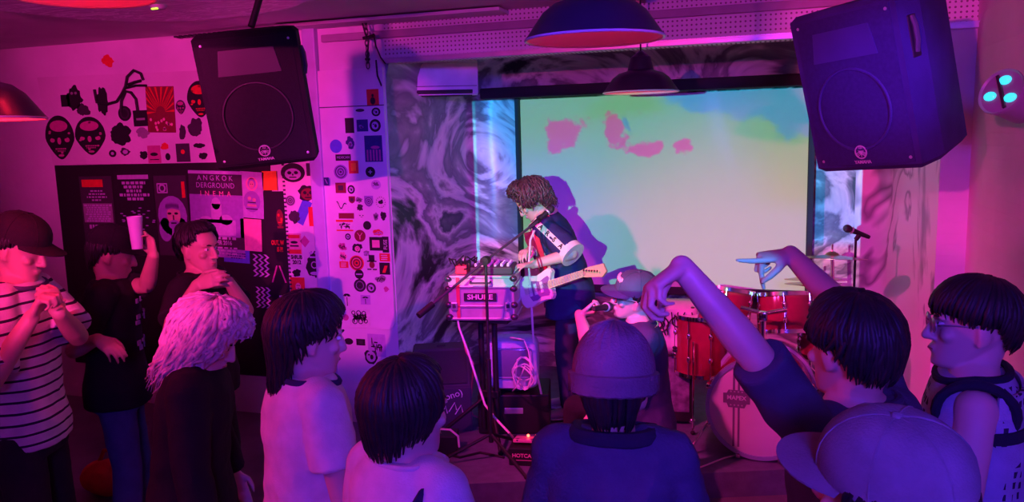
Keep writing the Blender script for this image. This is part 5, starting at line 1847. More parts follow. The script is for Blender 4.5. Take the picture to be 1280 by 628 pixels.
def add_hand(mb, wrist, d, n, side, curls=(0.3, 0.3, 0.35, 0.4, 0.3), spread=0.10, sc=1.0, thumb_in=0.35, tk=1.0):
    """palm, four bent fingers and a thumb that leaves the side of the palm; d along the fingers, n out of the palm's inner face"""
    d = d.normalized()
    n = (n - d * n.dot(d)).normalized()
    t = d.cross(n).normalized() * side         # towards the thumb
    w_ = [0.027, 0.036, 0.041, 0.040]
    th = [0.019, 0.017, 0.015, 0.013]
    xs = [-0.01, 0.03, 0.065, 0.092]
    rings = []
    for x, a, b_ in zip(xs, w_, th):
        rings.append([wrist + d * x * sc + (t * math.cos(q) * a + n * math.sin(q) * b_) * sc for q in [2 * math.pi * k / 16 for k in range(16)]])
    mb.ring_loft(rings)
    mb.ball(wrist + d * 0.09 * sc, (0.012 * sc,) * 3)
    offs = [0.030, 0.0105, -0.0095, -0.0285]
    ls = [(0.040, 0.025, 0.020), (0.045, 0.028, 0.021), (0.041, 0.026, 0.021), (0.032, 0.020, 0.018)]
    rs = [(0.0096, 0.0088, 0.0078, 0.0062), (0.0098, 0.009, 0.008, 0.0064), (0.0094, 0.0086, 0.0076, 0.006), (0.0084, 0.0076, 0.0068, 0.0055)]
    for f in range(4):
        c_ = curls[f + 1]
        base = wrist + d * (0.088 if f in (1, 2) else 0.083 if f == 0 else 0.078) * sc + t * offs[f] * sc
        dirn = (d + t * spread * (1.2 - f * 0.8)).normalized()
        pts = [base - dirn * 0.012 * sc, base]
        ang = 0.0
        axis_t = dirn.cross(n).normalized()
        for j in range(3):
            ang += c_[j] if isinstance(c_, tuple) else c_ * (0.9, 1.15, 0.8)[j]
            v = (dirn * math.cos(ang) + n * math.sin(ang)).normalized()
            pts.append(pts[-1] + v * ls[f][j] * sc)
        mb.limb(pts, [r_ * sc for r_ in (rs[f][0],) + rs[f]], 10, 3)
    tb = wrist + (d * 0.022 + t * 0.024 + n * 0.004) * sc
    k = curls[0]
    v0 = (d * 0.62 * tk + t * (0.75 - 0.4 * k) + n * (0.15 + thumb_in * k)).normalized()
    v1 = (d * 0.9 * tk + t * (0.35 - 0.6 * k) + n * (0.2 + 0.7 * k)).normalized()
    v2 = (d * 0.95 * tk + t * (0.15 - 0.8 * k) + n * (0.2 + 0.8 * k)).normalized()
    p1 = tb + v0 * 0.042 * sc
    p2 = p1 + v1 * 0.033 * sc
    p3 = p2 + v2 * 0.026 * sc
    mb.limb([tb, p1, p2, p3], [0.0145 * sc, 0.0118 * sc, 0.0105 * sc, 0.0075 * sc], 10, 3)


SKC, SKR = Vector((0, -0.012, 0.03)), Vector((0.076, 0.097, 0.092))


def skull_point(th, ph, off):
    d = Vector((math.sin(th) * math.sin(ph), math.sin(th) * math.cos(ph), math.cos(th)))
    d = Matrix.Rotation(math.radians(12), 3, 'X') @ d
    return SKC + Vector((d.x * (SKR.x + off), d.y * (SKR.y + off), d.z * (SKR.z + off)))


HEADSEC = [  # z, half width, front y, back y   (face profile without nose)
    (-0.112, 0.026, 0.082, 0.046), (-0.100, 0.043, 0.090, 0.022), (-0.080, 0.053, 0.090, -0.012), (-0.060, 0.060, 0.088, -0.045),
    (-0.035, 0.066, 0.086, -0.072), (-0.010, 0.071, 0.084, -0.092), (0.012, 0.074, 0.084, -0.103), (0.035, 0.076, 0.091, -0.108),
    (0.060, 0.074, 0.086, -0.104), (0.085, 0.065, 0.069, -0.090), (0.105, 0.048, 0.043, -0.064), (0.117, 0.025, 0.012, -0.034)]


def add_head(mb, HM):
    """skull, jaw, brow, nose, lips and ears in the head's own frame, face along +y"""
    rings = []
    for z, a, yf, yb in HEADSEC:
        ring = []
        for k in range(28):
            q = 2 * math.pi * k / 28
            c_, s_ = math.cos(q), math.sin(q)
            ym = (yf + yb) / 2 - 0.008
            ry = (yf - ym) if s_ > 0 else (ym - yb)
            p = 0.85 if s_ > 0 else 1.0
            ring.append(HM @ Vector((a * math.copysign(abs(c_) ** p, c_), ym + ry * math.copysign(abs(s_) ** (0.9), s_), z)))
        rings.append(ring)
    mb.ring_loft(rings)
    R3 = HM.to_3x3()
    pt = lambda x, y, z: HM @ Vector((x, y, z))
    mb.limb([pt(0, 0.088, 0.014), pt(0, 0.101, -0.012), pt(0, 0.108, -0.030)], [0.009, 0.011, 0.0125], 12, 3)
    for s_ in (-1, 1):
        mb.ball(pt(s_ * 0.012, 0.096, -0.034), (0.009, 0.010, 0.008), R3)
        mb.ball(pt(s_ * 0.031, 0.078, 0.026), (0.024, 0.014, 0.008), R3)          # brow
        mb.ball(pt(s_ * 0.042, 0.066, -0.020), (0.021, 0.018, 0.017), R3)         # cheekbone
        mb.ball(pt(s_ * 0.075, -0.012, -0.008), (0.010, 0.020, 0.032), R3 @ Matrix.Rotation(s_ * -0.35, 3, 'Z') @ Matrix.Rotation(-0.15, 3, 'X'))
        mb.ball(pt(s_ * 0.073, -0.004, -0.030), (0.008, 0.011, 0.014), R3)
    mb.ball(pt(0, 0.091, -0.058), (0.021, 0.009, 0.0055), R3)
    mb.ball(pt(0, 0.090, -0.068), (0.018, 0.009, 0.006), R3)
    mb.ball(pt(0, 0.080, -0.098), (0.021, 0.014, 0.014), R3)


HAIR = {
    'bowl': dict(front=98, side=100, back=122, off=0.015, n=520, r=0.0075, wob=0.07),
    'short': dict(front=62, side=92, back=122, off=0.022, n=450, r=0.0075, wob=0.22),
    'messy': dict(front=70, side=98, back=124, off=0.020, n=560, r=0.0075, wob=0.26),
    'bob': dict(front=60, side=132, back=142, off=0.018, n=520, r=0.0075, wob=0.07),
    'mullet': dict(front=72, side=104, back=172, off=0.026, n=640, r=0.0075, wob=0.32),
    'curly': dict(front=58, side=118, back=150, off=0.042, n=420, r=0.0085, wob=0.3, curl=0.016),
    'fuzzy': dict(front=84, side=205, back=205, off=0.040, n=460, r=0.0085, wob=0.30, curl=0.009),
    'under': dict(front=40, side=100, back=136, off=0.010, n=150, r=0.009, wob=0.08, start=60),
}


def add_hair(parent, HM, style, m, seed=1):
    st = HAIR[style]
    q = random.Random(seed)
    mb = MB()
    rad = math.radians

    def end(ph):
        a = abs((ph + math.pi) % (2 * math.pi) - math.pi)
        f, s_, b_ = st['front'], st['side'], st['back']
        A = math.degrees(a)
        if A < 45:
            return rad(f)
        if A < 75:
            t = (A - 45) / 30
            return rad(f + (s_ - f) * t * t * (3 - 2 * t))
        if A < 105:
            return rad(s_)
        if A < 140:
            t = (A - 105) / 35
            return rad(s_ + (b_ - s_) * t * t * (3 - 2 * t))
        return rad(b_)

    def pt(th, ph, off):
        tv = rad(98)
        if th <= tv:
            return skull_point(th, ph, off)
        p = skull_point(tv, ph, off)
        k = th - tv
        u = Vector((p.x, p.y + 0.012, 0)).normalized()
        return p + Vector((0, 0, -1)) * k * 0.115 - u * min(k * 0.03, 0.022)

    # base layer
    NT, NP = 12, 44
    rows = []
    s0 = rad(st.get('start', 0)) or 0.02
    for i in range(NT + 2):
        row = []
        for k in range(NP):
            ph = 2 * math.pi * k / NP
            e = end(ph) * 0.97
            if i <= NT:
                th = s0 + (max(e, s0 + 0.05) - s0) * i / NT
                row.append(HM @ pt(th, ph, st['off'] * 0.62))
            else:
                row.append(HM @ pt(max(e, s0 + 0.05), ph, -0.012))
        rows.append(row)
    mb.ring_loft(rows)
    for i in range(st['n']):
        ph = q.uniform(-math.pi, math.pi)
        e = end(ph) * q.uniform(0.90, 1.06)
        t0 = max(s0, rad(q.uniform(2, 70))) if i % 3 else s0 + rad(q.uniform(0, 14))
        t0 = min(t0, e * 0.6)
        P_, R_ = [], []
        n = 9
        wb = q.uniform(-1, 1) * st['wob']
        fq, fp = q.uniform(0.8, 1.6), q.uniform(0, 6.28)
        off = st['off'] * q.uniform(0.72, 1.12)
        cu = st.get('curl', 0.0)
        for k in range(n):
            t = k / (n - 1)
            th = t0 + (e - t0) * t
            p = pt(th, ph + wb * t + 0.10 * st['wob'] * 4 * math.sin(t * 3 * fq + fp) * t, off * (0.55 + 0.45 * min(1, t * 2)) + (0.004 if k < n - 1 else -0.004))
            if cu:
                p = p + Vector((math.sin(t * 14 * fq + fp), math.cos(t * 14 * fq + fp), math.sin(t * 11 + fp))) * cu * min(1, t * 2 + 0.3)
            P_.append(HM @ p)
            R_.append(st['r'] * (0.35 if k == 0 else 1.0 if t < 0.65 else 1.0 - 0.82 * (t - 0.65) / 0.35) * q.uniform(0.9, 1.1))
        mb.tube(P_, R_, 6, flat=0.7)
    return mb.build('hair', m, parent, True, auto=False)


class Person:
    def __init__(s, label, x, y, z0, face, H, skin, lean=0.0, pitch=0.0, yaw=0.0, roll=0.0, wide=1.0, arms=None, legs=None, hip=None, girth=1.0, twist=0.0, depthk=1.0):
        s.k = H / 1.72
        k = s.k
        s.skin = skin
        s.rz = math.radians(face)
        s.base = Vector((x, y, z0))
        s.Minv = (Matrix.Translation(s.base) @ Matrix.Rotation(s.rz, 4, 'Z')).inverted()
        s.label = label
        s.wide, s.girth = wide, girth
        L = math.radians(lean)
        s.hipz = hip if hip is not None else 0.93 * k
        P = [Vector((0, 0, s.hipz))]
        angs = [0.35 * L, 0.75 * L, 1.0 * L]
        for ln, a in zip((0.15, 0.20, 0.22), angs):
            P.append(P[-1] + Vector((0, math.sin(a), math.cos(a))) * ln * k)
        s.P, s.A = P, angs
        s.sec = [(-0.11, 0.150, 0.118), (0.0, 0.166, 0.124), (0.12, 0.142, 0.108), (0.25, 0.150, 0.112), (0.36, 0.170, 0.118), (0.45, 0.178, 0.110), (0.51, 0.160, 0.090), (0.55, 0.105, 0.070), (0.58, 0.062, 0.058)]
        nk = L + math.radians(pitch) * 0.35
        s.neck0 = s.spine(0.55)[0]
        hc = P[3] + Vector((0, math.sin(nk), math.cos(nk))) * 0.105 * k + Vector((0, 0.008, 0))
        hp = -(L * 0.55 + math.radians(pitch))
        s.HR = Matrix.Rotation(math.radians(yaw), 3, 'Z') @ Matrix.Rotation(hp, 3, 'X') @ Matrix.Rotation(math.radians(roll), 3, 'Y')
        s.hc = hc
        s.HM = Matrix.Translation(hc) @ s.HR.to_4x4() @ Matrix.Diagonal((1.0, 1.0, 1.0, 1)) 
        s.sh = {}
        c_, a = s.spine(0.485)
        for sd in (-1, 1):
            s.sh[sd] = c_ + Vector((sd * 0.163 * k * wide, 0.0, 0.0))
        s.arms = arms or {}
        s.legs = legs
        s.joint = {}
        for sd in (-1, 1):
            S_ = s.sh[sd]
            ar = s.arms.get(sd)
            if ar is None:
                W = s.P[0] + Vector((sd * 0.27, 0.10, -0.06 * k))
                pole = Vector((sd * 0.3, -1, 0))
                hd, hn, cu = Vector((0, 0.25, -1)), Vector((-sd, 0.2, 0)), (0.3, 0.35, 0.4, 0.45, 0.5)
                sp = 0.05
            else:
                if 'epx' in ar:
                    s.solve(sd, S_, ar)
                W = s.loc(ar['w'])
                pole = s.dir(ar.get('pole', Vector((0, 0, -1))))
                hd, hn = s.dir(ar['d']), s.dir(ar['n'])
                cu, sp = ar.get('curl', (0.3, 0.35, 0.4, 0.4, 0.4)), ar.get('spread', 0.08)
            E, W = ik(S_, W, 0.285 * k, 0.262 * k, pole)
            s.joint[sd] = (S_, E, W, hd, hn, cu, sp)

    def solve(s, sd, S_, ar):
        """elbow and wrist on the lines of sight through two points of the photograph, at the arm's own lengths"""
        Sw = s.Minv.inverted() @ S_

        def hit(c, r, px, far):
            d = ray(*px)
            o = CAM - c
            A, B, C_ = d.dot(d), 2 * d.dot(o), o.dot(o) - r * r
            q = max(0.0, B * B - 4 * A * C_)
            return CAM + d * ((-B + (1 if far else -1) * math.sqrt(q)) / (2 * A))
        E = hit(Sw, 0.285 * s.k, ar['epx'], ar.get('efar', True))
        ar['w'] = hit(E, 0.262 * s.k, ar['wpx'], ar.get('wfar', True))
        ar['pole'] = E - Sw

    def loc(s, p):
        return s.Minv @ Vector(p)

    def dir(s, v):
        return (s.Minv.to_3x3() @ Vector(v)).normalized()

    def spine(s, t):
        k = s.k
        t = t * k
        ls = [0.15 * k, 0.20 * k, 0.22 * k]
        if t <= 0:
            return s.P[0] + Vector((0, 0, t)), s.A[0] * 0.5
        for i in range(3):
            if t <= ls[i] or i == 2:
                return s.P[i].lerp(s.P[i + 1], t / ls[i]) if t <= ls[i] else s.P[3] + (s.P[3] - s.P[2]).normalized() * (t - ls[i]), s.A[i]
            t -= ls[i]

    def torso_pt(s, t, ph, off=0.0):
        sec = s.sec
        for (t0, a0, b0), (t1, a1, b1) in zip(sec, sec[1:]):
            if t <= t1:
                break
        f = max(0.0, min(1.0, (t - t0) / (t1 - t0)))
        a, b_ = a0 + (a1 - a0) * f, b0 + (b1 - b0) * f
        a, b_ = a * s.k * s.wide * s.girth + off, b_ * s.k * s.girth + off
        c_, an = s.spine(t)
        u = Vector((0, math.cos(an), -math.sin(an)))
        p = 0.8
        cx, cy = math.sin(ph), math.cos(ph)
        return c_ + Vector((1, 0, 0)) * a * math.copysign(abs(cx) ** p, cx) + u * b_ * math.copysign(abs(cy) ** p, cy)

    def torso(s, mb, off, t0, t1, flare=0.0):
        ts = [t0] + [q[0] for q in s.sec if t0 < q[0] < t1] + [t1]
        rings = []
        fine = []
        for a, b_ in zip(ts, ts[1:]):
            fine += [a + (b_ - a) * i / 3 for i in range(3)]
        fine.append(ts[-1])
        for t in fine:
            o = off + flare * max(0.0, (0.3 - t) / 0.4)
            rings.append([s.torso_pt(t, 2 * math.pi * k / 28, o) for k in range(28)])
        mb.ring_loft(rings)

    def legjoints(s):
        k = s.k
        if s.legs:
            return {sd: [Vector((sd * 0.088 * k, 0, s.hipz - 0.03))] + [s.loc(p) for p in s.legs[sd]] for sd in (-1, 1)}
        return {sd: [Vector((sd * 0.088 * k, 0, s.hipz - 0.03)), Vector((sd * 0.105, 0.03, 0.50 * k)), Vector((sd * 0.115, 0.0, 0.085))] for sd in (-1, 1)}

    def body(s, voxel=0.006):
        k = s.k
        mb = MB()
        add_head(mb, s.HM)
        c_, _ = s.spine(0.53)
        mb.limb([c_, s.HM @ Vector((0, -0.022, -0.055))], [0.060 * k, 0.053], 18, 4)
        mb.limb([s.HM @ Vector((0, -0.03, -0.06)), s.HM @ Vector((0, -0.035, 0.0))], [0.052, 0.055], 18, 3)
        s.torso(mb, -0.006, -0.10, 0.58)
        for sd in (-1, 1):
            S_, E, W, hd, hn, cu, sp = s.joint[sd]
            mb.limb([S_ - Vector((sd * 0.03, 0, 0)), S_], [0.05 * k, 0.056 * k], 16, 2)
            m1 = S_.lerp(E, 0.45)
            mb.limb([S_, m1, E], [0.054 * k, 0.047 * k, 0.039 * k], 18, 4)
            f1 = E.lerp(W, 0.28)
            mb.limb([E, f1, W], [0.039 * k, 0.041 * k, 0.027 * k], 18, 4)
            add_hand(mb, W, hd, hn, sd, cu, sp, 1.0 * k, 0.35, (s.arms.get(sd) or {}).get('tk', 1.0))
        for sd, (a, b_, c2) in s.legjoints().items():
            mb.limb([a, b_, b_.lerp(c2, 0.3), c2], [0.078 * k, 0.054 * k, 0.056 * k, 0.036 * k], 14, 4)
        o = fuse(mb, 'person', s.skin, None, voxel, 5)
        o.location = s.base
        o.rotation_euler = (0, 0, s.rz)
        tag(o, s.label, 'person', None)
        s.o = o
        return o

    def shirt(s, m, name='shirt', sleeve=0.62, off=0.014, hem=-0.10, loose=0.022, sl_off=0.016, sl_flare=0.012, wrinkle=0.004, seed=1, voxel=0.007, top=0.555, armholes=False):
        mb = MB()
        k = s.k
        s.torso(mb, off, hem, top, loose)
        if not armholes:
            for sd in (-1, 1):
                S_, E, W = s.joint[sd][:3]
                q = off + 0.004
                mb.limb([S_ - Vector((sd * 0.05, 0, -0.012)), S_], [0.052 * k + q, 0.056 * k + q], 16, 2)
                if sleeve <= 1:
                    e = S_.lerp(E, sleeve)
                    mb.tube([S_, S_.lerp(e, 0.5), e], [0.056 * k + sl_off, 0.052 * k + sl_off + sl_flare * 0.5, 0.046 * k + sl_off + sl_flare], 20)
                else:
                    e = E.lerp(W, sleeve - 1)
                    mb.limb([S_, E], [0.056 * k + sl_off, 0.042 * k + sl_off], 18, 4)
                    mb.limb([E, E.lerp(W, 0.4)], [0.042 * k + sl_off, 0.042 * k + sl_off], 18, 3)
                    mb.tube([E.lerp(W, 0.4), e], [0.042 * k + sl_off, 0.030 * k + sl_off], 18)
        s.so = fuse(mb, name, m, s.o, voxel, 6, wrinkle, 9.0, seed)
        return s.so

    def collar(s, m, r=0.010, name='collar', t=0.553, off=0.016, parent=None):
        pts = [s.torso_pt(t - 0.018 * (math.cos(2 * math.pi * k / 28) > 0) * math.cos(2 * math.pi * k / 28), 2 * math.pi * k / 28, off) for k in range(28)]
        return MB().tube(pts, r, 8, closed=True).build(name, m, parent or s.so, True)

    def strip(s, name, m, path, w_, off, parent=None, th=0.004):
        """flat band over the torso: path of (t, phi)"""
        pts = [s.torso_pt(t, ph, off) for t, ph in path]
        rings = []
        for i, p in enumerate(pts):
            d = (pts[min(i + 1, len(pts) - 1)] - pts[max(i - 1, 0)]).normalized()
            c_, _ = s.spine(path[i][0])
            nrm = (p - c_)
            nrm = (nrm - d * nrm.dot(d)).normalized()
            sd = d.cross(nrm).normalized()
            rings.append([p + sd * w_ / 2 - nrm * th, p + sd * w_ / 2 + nrm * th, p - sd * w_ / 2 + nrm * th, p - sd * w_ / 2 - nrm * th])
        return MB().ring_loft(rings).build(name, m, parent or s.so, True)

    def trousers(s, m, name='trousers', voxel=0.008, seed=3):
        mb = MB()
        k = s.k
        s.torso(mb, 0.010, -0.12, 0.06)
        for sd, (a, b_, c2) in s.legjoints().items():
            mb.limb([a, b_], [0.092 * k, 0.070 * k], 18, 4)
            mb.tube([b_, b_.lerp(c2, 0.5), c2], [0.070 * k, 0.068 * k, 0.064 * k], 18)
        s.to = fuse(mb, name, m, s.o, voxel, 6, 0.004, 8.0, seed)
        return s.to

    def shoes(s, m, sole=None):
        for sd, (a, b_, c2) in s.legjoints().items():
            f = Vector((0.12 * sd, 1, 0)).normalized()
            z = c2.z - 0.085
            g = Vector((c2.x, c2.y, z))
            mb = MB()
            rt = Vector((f.y, -f.x, 0))
            rings = []
            for y, wd, h in ((-0.075, 0.028, 0.062), (-0.06, 0.036, 0.10), (0.0, 0.040, 0.115), (0.06, 0.043, 0.085), (0.12, 0.047, 0.062), (0.17, 0.042, 0.05), (0.195, 0.024, 0.036)):
                ring = []
                for q in range(14):
                    an = 2 * math.pi * q / 14
                    ring.append(g + f * y + rt * wd * math.cos(an) + Vector((0, 0, max(0.012, 0.012 + (h - 0.012) * (0.5 + 0.5 * math.sin(an))))))
                rings.append(ring)
            mb.ring_loft(rings)
            sh = mb.build('shoe', m, s.o, True)
            mb = MB()
            mb.ring_loft([[g + f * y + rt * wd * sx + Vector((0, 0, z_)) for sx, z_ in ((-1, 0.001), (1, 0.001), (1, 0.018), (-1, 0.018))] for y, wd in ((-0.08, 0.03), (-0.05, 0.042), (0.06, 0.046), (0.13, 0.05), (0.18, 0.042), (0.2, 0.02))])
            mb.build('sole', sole or M_white, sh, True)

    def hair(s, style, m=None, seed=1):
        return add_hair(s.o, s.HM, style, m or M_hair, seed)

    def eyes(s):
        for sd in (-1, 1):
            R3 = s.HR
            e = MB().ball(s.HM @ Vector((sd * 0.031, 0.079, 0.008)), (0.013, 0.0085, 0.0072), R3).build('eye', M_eyew, s.o, True)
            MB().ball(s.HM @ Vector((sd * 0.031, 0.0845, 0.008)), (0.0055, 0.0038, 0.0055), R3).build('pupil', M_pupil, e, True)
            MB().tube([s.HM @ Vector((sd * x, y, z)) for x, y, z in ((0.014, 0.093, 0.026), (0.03, 0.092, 0.031), (0.047, 0.080, 0.026))], [0.003, 0.004, 0.002], 6).build('eyebrow', M_hair, s.o, True)
        MB().tube([s.HM @ Vector((x, 0.099 - abs(x) * 0.28, -0.063)) for x in (-0.02, -0.01, 0, 0.01, 0.02)], [0.001, 0.003, 0.0035, 0.003, 0.001], 6, flat=1.0).build('lips', mat('lip_red', (0.45, 0.13, 0.14), 0.45), s.o, True)

    def cap(s, m, brim_m=None, tilt=0.0, size=1.0, brim=True, name='cap'):
        mb = MB()
        rows = []
        for i in range(13):
            th = math.radians(3 + 84 * i / 12)
            rows.append([s.HM @ skull_point_cap(th, 2 * math.pi * k / 40, 0.016 * size + 0.010 * math.sin(th * 2) * size) for k in range(40)])
        rows.append([s.HM @ skull_point_cap(math.radians(87), 2 * math.pi * k / 40, 0.004) for k in range(40)])
        mb.ring_loft(rows)
        for k in range(6):
            a = 2 * math.pi * (k + 0.5) / 6
            mb.tube([s.HM @ skull_point_cap(math.radians(4 + 80 * i / 8), a, 0.0165 * size + 0.010 * math.sin(math.radians(4 + 80 * i / 8) * 2) * size) for i in range(9)], 0.0016, 5)
        c_ = mb.build(name, m, s.o, True)
        MB().ball(s.HM @ skull_point_cap(0.0, 0, 0.018), (0.009, 0.009, 0.006)).build('button', m, c_, True)
        if brim:
            mb = MB()
            rings = []
            n = 22
            for i in range(n + 1):
                ph = math.radians(-68 + 136 * i / n)
                e = skull_point_cap(math.radians(84), ph, 0.010)
                l_ = 0.078 * size * max(0.03, math.cos(ph * 1.25)) ** 0.7
                o2 = e + Vector((math.sin(ph) * 0.35, 1.0, -0.18)).normalized() * l_ + Vector((0, 0, -0.22 * e.x * e.x / 0.08))
                up = Vector((0, 0.1, 1)) * 0.004
                rings.append([s.HM @ e, s.HM @ o2, s.HM @ (o2 + up), s.HM @ (e + up)])
            mb.ring_loft(rings)
            mb.build('brim', brim_m or m, c_, True)
        return c_

    def glasses(s, frame, lens, r=0.024, name='glasses', dark=True):
        g = MB()
        for sd in (-1, 1):
            c_ = Vector((sd * 0.033, 0.099, 0.006))
            g.tube([s.HM @ (c_ + Vector((r * math.cos(a) * 1.1, -abs(r * math.cos(a)) * 0.10, r * 0.86 * math.sin(a)))) for a in [2 * math.pi * k / 24 for k in range(24)]], 0.0022, 6, closed=True)
            g.tube([s.HM @ Vector(p) for p in ((sd * 0.058, 0.094, 0.012), (sd * 0.072, 0.05, 0.014), (sd * 0.080, -0.01, 0.012))], 0.002, 6)
        g.tube([s.HM @ Vector(p) for p in ((-0.010, 0.104, 0.01), (0, 0.108, 0.013), (0.010, 0.104, 0.01))], 0.002, 6)
        go = g.build(name, frame, s.o, True)
        for sd in (-1, 1):
            MB().ball(s.HM @ Vector((sd * 0.033, 0.098, 0.006)), (r * 1.06, 0.003, r * 0.83), s.HR).build('lens', lens, go, True)
        return go


def skull_point_cap(th, ph, off):
    d = Vector((math.sin(th) * math.sin(ph), math.sin(th) * math.cos(ph), math.cos(th)))
    d = Matrix.Rotation(math.radians(-2), 3, 'X') @ d
    c_ = SKC + Vector((0, 0.002, 0.008))
    return c_ + Vector((d.x * (SKR.x + off), d.y * (SKR.y + off), d.z * (SKR.z + off)))


M_tee_w = cloth('white_cotton', (0.74, 0.72, 0.72))
M_tee_k = cloth('black_cotton', (0.02, 0.018, 0.02))
M_denim = cloth('blue_denim', (0.07, 0.10, 0.22))
M_darkpant = cloth('dark_trousers', (0.025, 0.022, 0.028))
M_shoe = mat('dark_shoe', (0.03, 0.028, 0.03), 0.5)

V = Vector
# ---- right of the crowd: dark-haired person with both hands raised
P8 = Person('dark-haired person with both arms raised and hands bent down before the drum kit', 0.205, 1.93, 0, 52, 1.65, M_skin, lean=2, pitch=4, yaw=-12, wide=0.93,
            arms={-1: dict(epx=(955, 456), wpx=(852, 334), efar=False, wfar=True, d=at(818, 354, 1.60) - at(850, 332, 1.62), n=at(880, 376, 1.63) - at(838, 338, 1.62), curl=(1.0, 0.8, 0.84, 0.9, 0.95), spread=0.05),
                  1: dict(epx=(1062, 395), wpx=(988, 318), d=at(925, 323, 1.9) - at(985, 316, 1.9), n=V((0.05, 0.15, -1)), curl=(0.9, -0.08, (1.5, 0.15, 0.1), (1.3, 1.5, 0.9), (1.3, 1.5, 0.9)), spread=0.03)})
P8.body(0.0045)
P8.shirt(cloth('dark_indigo_cotton', (0.065, 0.065, 0.10)), 't_shirt', sleeve=1.0, sl_off=0.006, sl_flare=0.008, seed=2, wrinkle=0.006)
P8.collar(cloth('dark_rib', (0.05, 0.05, 0.09)))
P8.strip('shoulder_seam', cloth('seam_dark', (0.03, 0.03, 0.06)), [(0.50, math.radians(d)) for d in range(110, 255, 12)], 0.012, 0.018)
P8.trousers(M_darkpant)
P8.shoes(M_shoe)
P8.hair('messy', None, 8)

# ---- person in patterned vest at the right edge
P9 = Person('person with bowl-cut hair, glasses and patterned vest in profile by the right wall', 0.535, 2.32, 0, 80, 1.63, M_skin2, lean=2, pitch=-2, yaw=12)
P9.body(0.005)
P9.shirt(patterned('patterned_vest_cloth', (0.34, 0.36, 0.5), (0.03, 0.03, 0.06), 'triangles'), 'vest', armholes=True, off=0.016, top=0.548)
trim = cloth('vest_trim', (0.02, 0.02, 0.04))
P9.collar(trim, 0.011)
for sd in (-1, 1):
    S_, E = P9.joint[sd][:2]
    d = (V((sd, 0, -0.25))).normalized()
    a, b_ = frame_from(d)
    MB().tube([S_ + V((sd * -0.012, 0, -0.012)) + (a * math.cos(q) * 0.088 + b_ * math.sin(q) * 0.082) for q in [2 * math.pi * k / 24 for k in range(24)]], 0.013, 8, closed=True).build('armhole_trim', trim, P9.so, True)
P9.strip('yoke_band', trim, [(0.42, math.radians(d)) for d in range(100, 262, 10)], 0.03, 0.020)
P9.strip('back_band', trim, [(0.20, math.radians(d)) for d in range(70, 292, 10)], 0.04, 0.026)
P9.strip('yoke_panel', patterned('yoke_dots', (0.40, 0.42, 0.55), (0.03, 0.03, 0.06), 'triangles'), [(0.49, math.radians(d)) for d in range(110, 252, 10)], 0.07, 0.019)
P9.trousers(M_denim)
P9.shoes(M_shoe)
P9.eyes()
P9.glasses(mat('thin_wire', (0.5, 0.48, 0.55), 0.3, 0.8), mat('clear_lens', (0.35, 0.33, 0.42), 0.1), 0.022)
P9.hair('bowl', None, 9)

# ---- cap at the lower right corner
P10 = Person('person in a pale cap at the lower right corner, closest to the camera', 0.21, 1.26, 0, 62, 1.59, M_skin, lean=4, pitch=-8, yaw=0, roll=-10)
P10.body(0.007)
P10.shirt(cloth('grey_violet_cotton', (0.22, 0.2, 0.3)), 'shirt', sleeve=0.7, seed=4)
P10.trousers(M_darkpant)
P10.shoes(M_shoe)
P10.hair('under', None, 10)
P10.cap(cloth('pale_cap_cotton', (0.22, 0.21, 0.24), var=0.15), cloth('cap_brim_cotton', (0.21, 0.20, 0.23)), size=1.0)

# ---- beanie and blue jacket
P7 = Person('person in a knitted beanie and thick blue jacket at the centre front', -0.365, 1.90, 0, 6, 1.50, M_skin, lean=4, pitch=6, wide=0.95, girth=1.0)
P7.body(0.006)
P7.shirt(cloth('blue_fleece', (0.085, 0.085, 0.17), bump=0.5, bscale=120), 'jacket', sleeve=1.9, off=0.024, sl_off=0.020, loose=0.02, seed=6, wrinkle=0.007)
P7.collar(cloth('dark_scarf', (0.03, 0.03, 0.06)), 0.022, 'scarf', 0.56, 0.02)
P7.trousers(M_darkpant)
P7.shoes(M_shoe)
P7.hair('under', None, 7)
mb = MB()
rows = []
for i in range(17):
    t = i / 16
    th = math.radians(2 + 104 * t)
    lift = 0.030 * (1 - t) ** 1.2
    row = []
    for k in range(48):
        ph = 2 * math.pi * k / 48
        p = skull_point_cap(th, ph, 0.022 + 0.010 * math.sin(math.pi * t) + 0.0018 * math.cos(ph * 24))
        p.z += lift
        row.append(P7.HM @ p)
    rows.append(row)
rows.append([P7.HM @ skull_point_cap(math.radians(106), 2 * math.pi * k / 48, 0.004) for k in range(48)])
mb.ring_loft(rows)
bn = mb.build('beanie', cloth('beanie_wool', (0.22, 0.16, 0.2), bump=0.6, bscale=150), P7.o, True)
mb = MB()
rows = []
for th, of in ((82, 0.030), (84, 0.038), (104, 0.040), (107, 0.034), (107, 0.02)):
    rows.append([P7.HM @ skull_point_cap(math.radians(th), 2 * math.pi * k / 48, of + 0.002 * math.cos(2 * math.pi * k / 2)) for k in range(48)])
mb.ring_loft(rows, cap=False)
mb.build('cuff', cloth('beanie_cuff_wool', (0.19, 0.14, 0.18), bump=0.6, bscale=150), bn, True)

# ---- short-haired woman in white
P6 = Person('short black-haired woman in a white top with a dark bag strap, front centre-left', -0.845, 1.68, 0, -24, 1.49, M_skin2, lean=2, pitch=6, yaw=-6, wide=0.93)
P6.body(0.006)
P6.shirt(M_tee_w, 't_shirt', sleeve=0.6, seed=7, wrinkle=0.003)
P6.collar(M_tee_w, 0.007)
P6.strip('bag_strap', cloth('dark_strap', (0.03, 0.03, 0.08)), [(0.30, math.radians(45)), (0.42, math.radians(52)), (0.50, math.radians(62)), (0.525, math.radians(90)), (0.50, math.radians(120)), (0.42, math.radians(140)), (0.3, math.radians(152)), (0.15, math.radians(162)), (0.0, math.radians(170))], 0.035, 0.022)
P6.trousers(M_denim)
P6.shoes(M_shoe)
P6.eyes()
P6.hair('bob', None, 6)

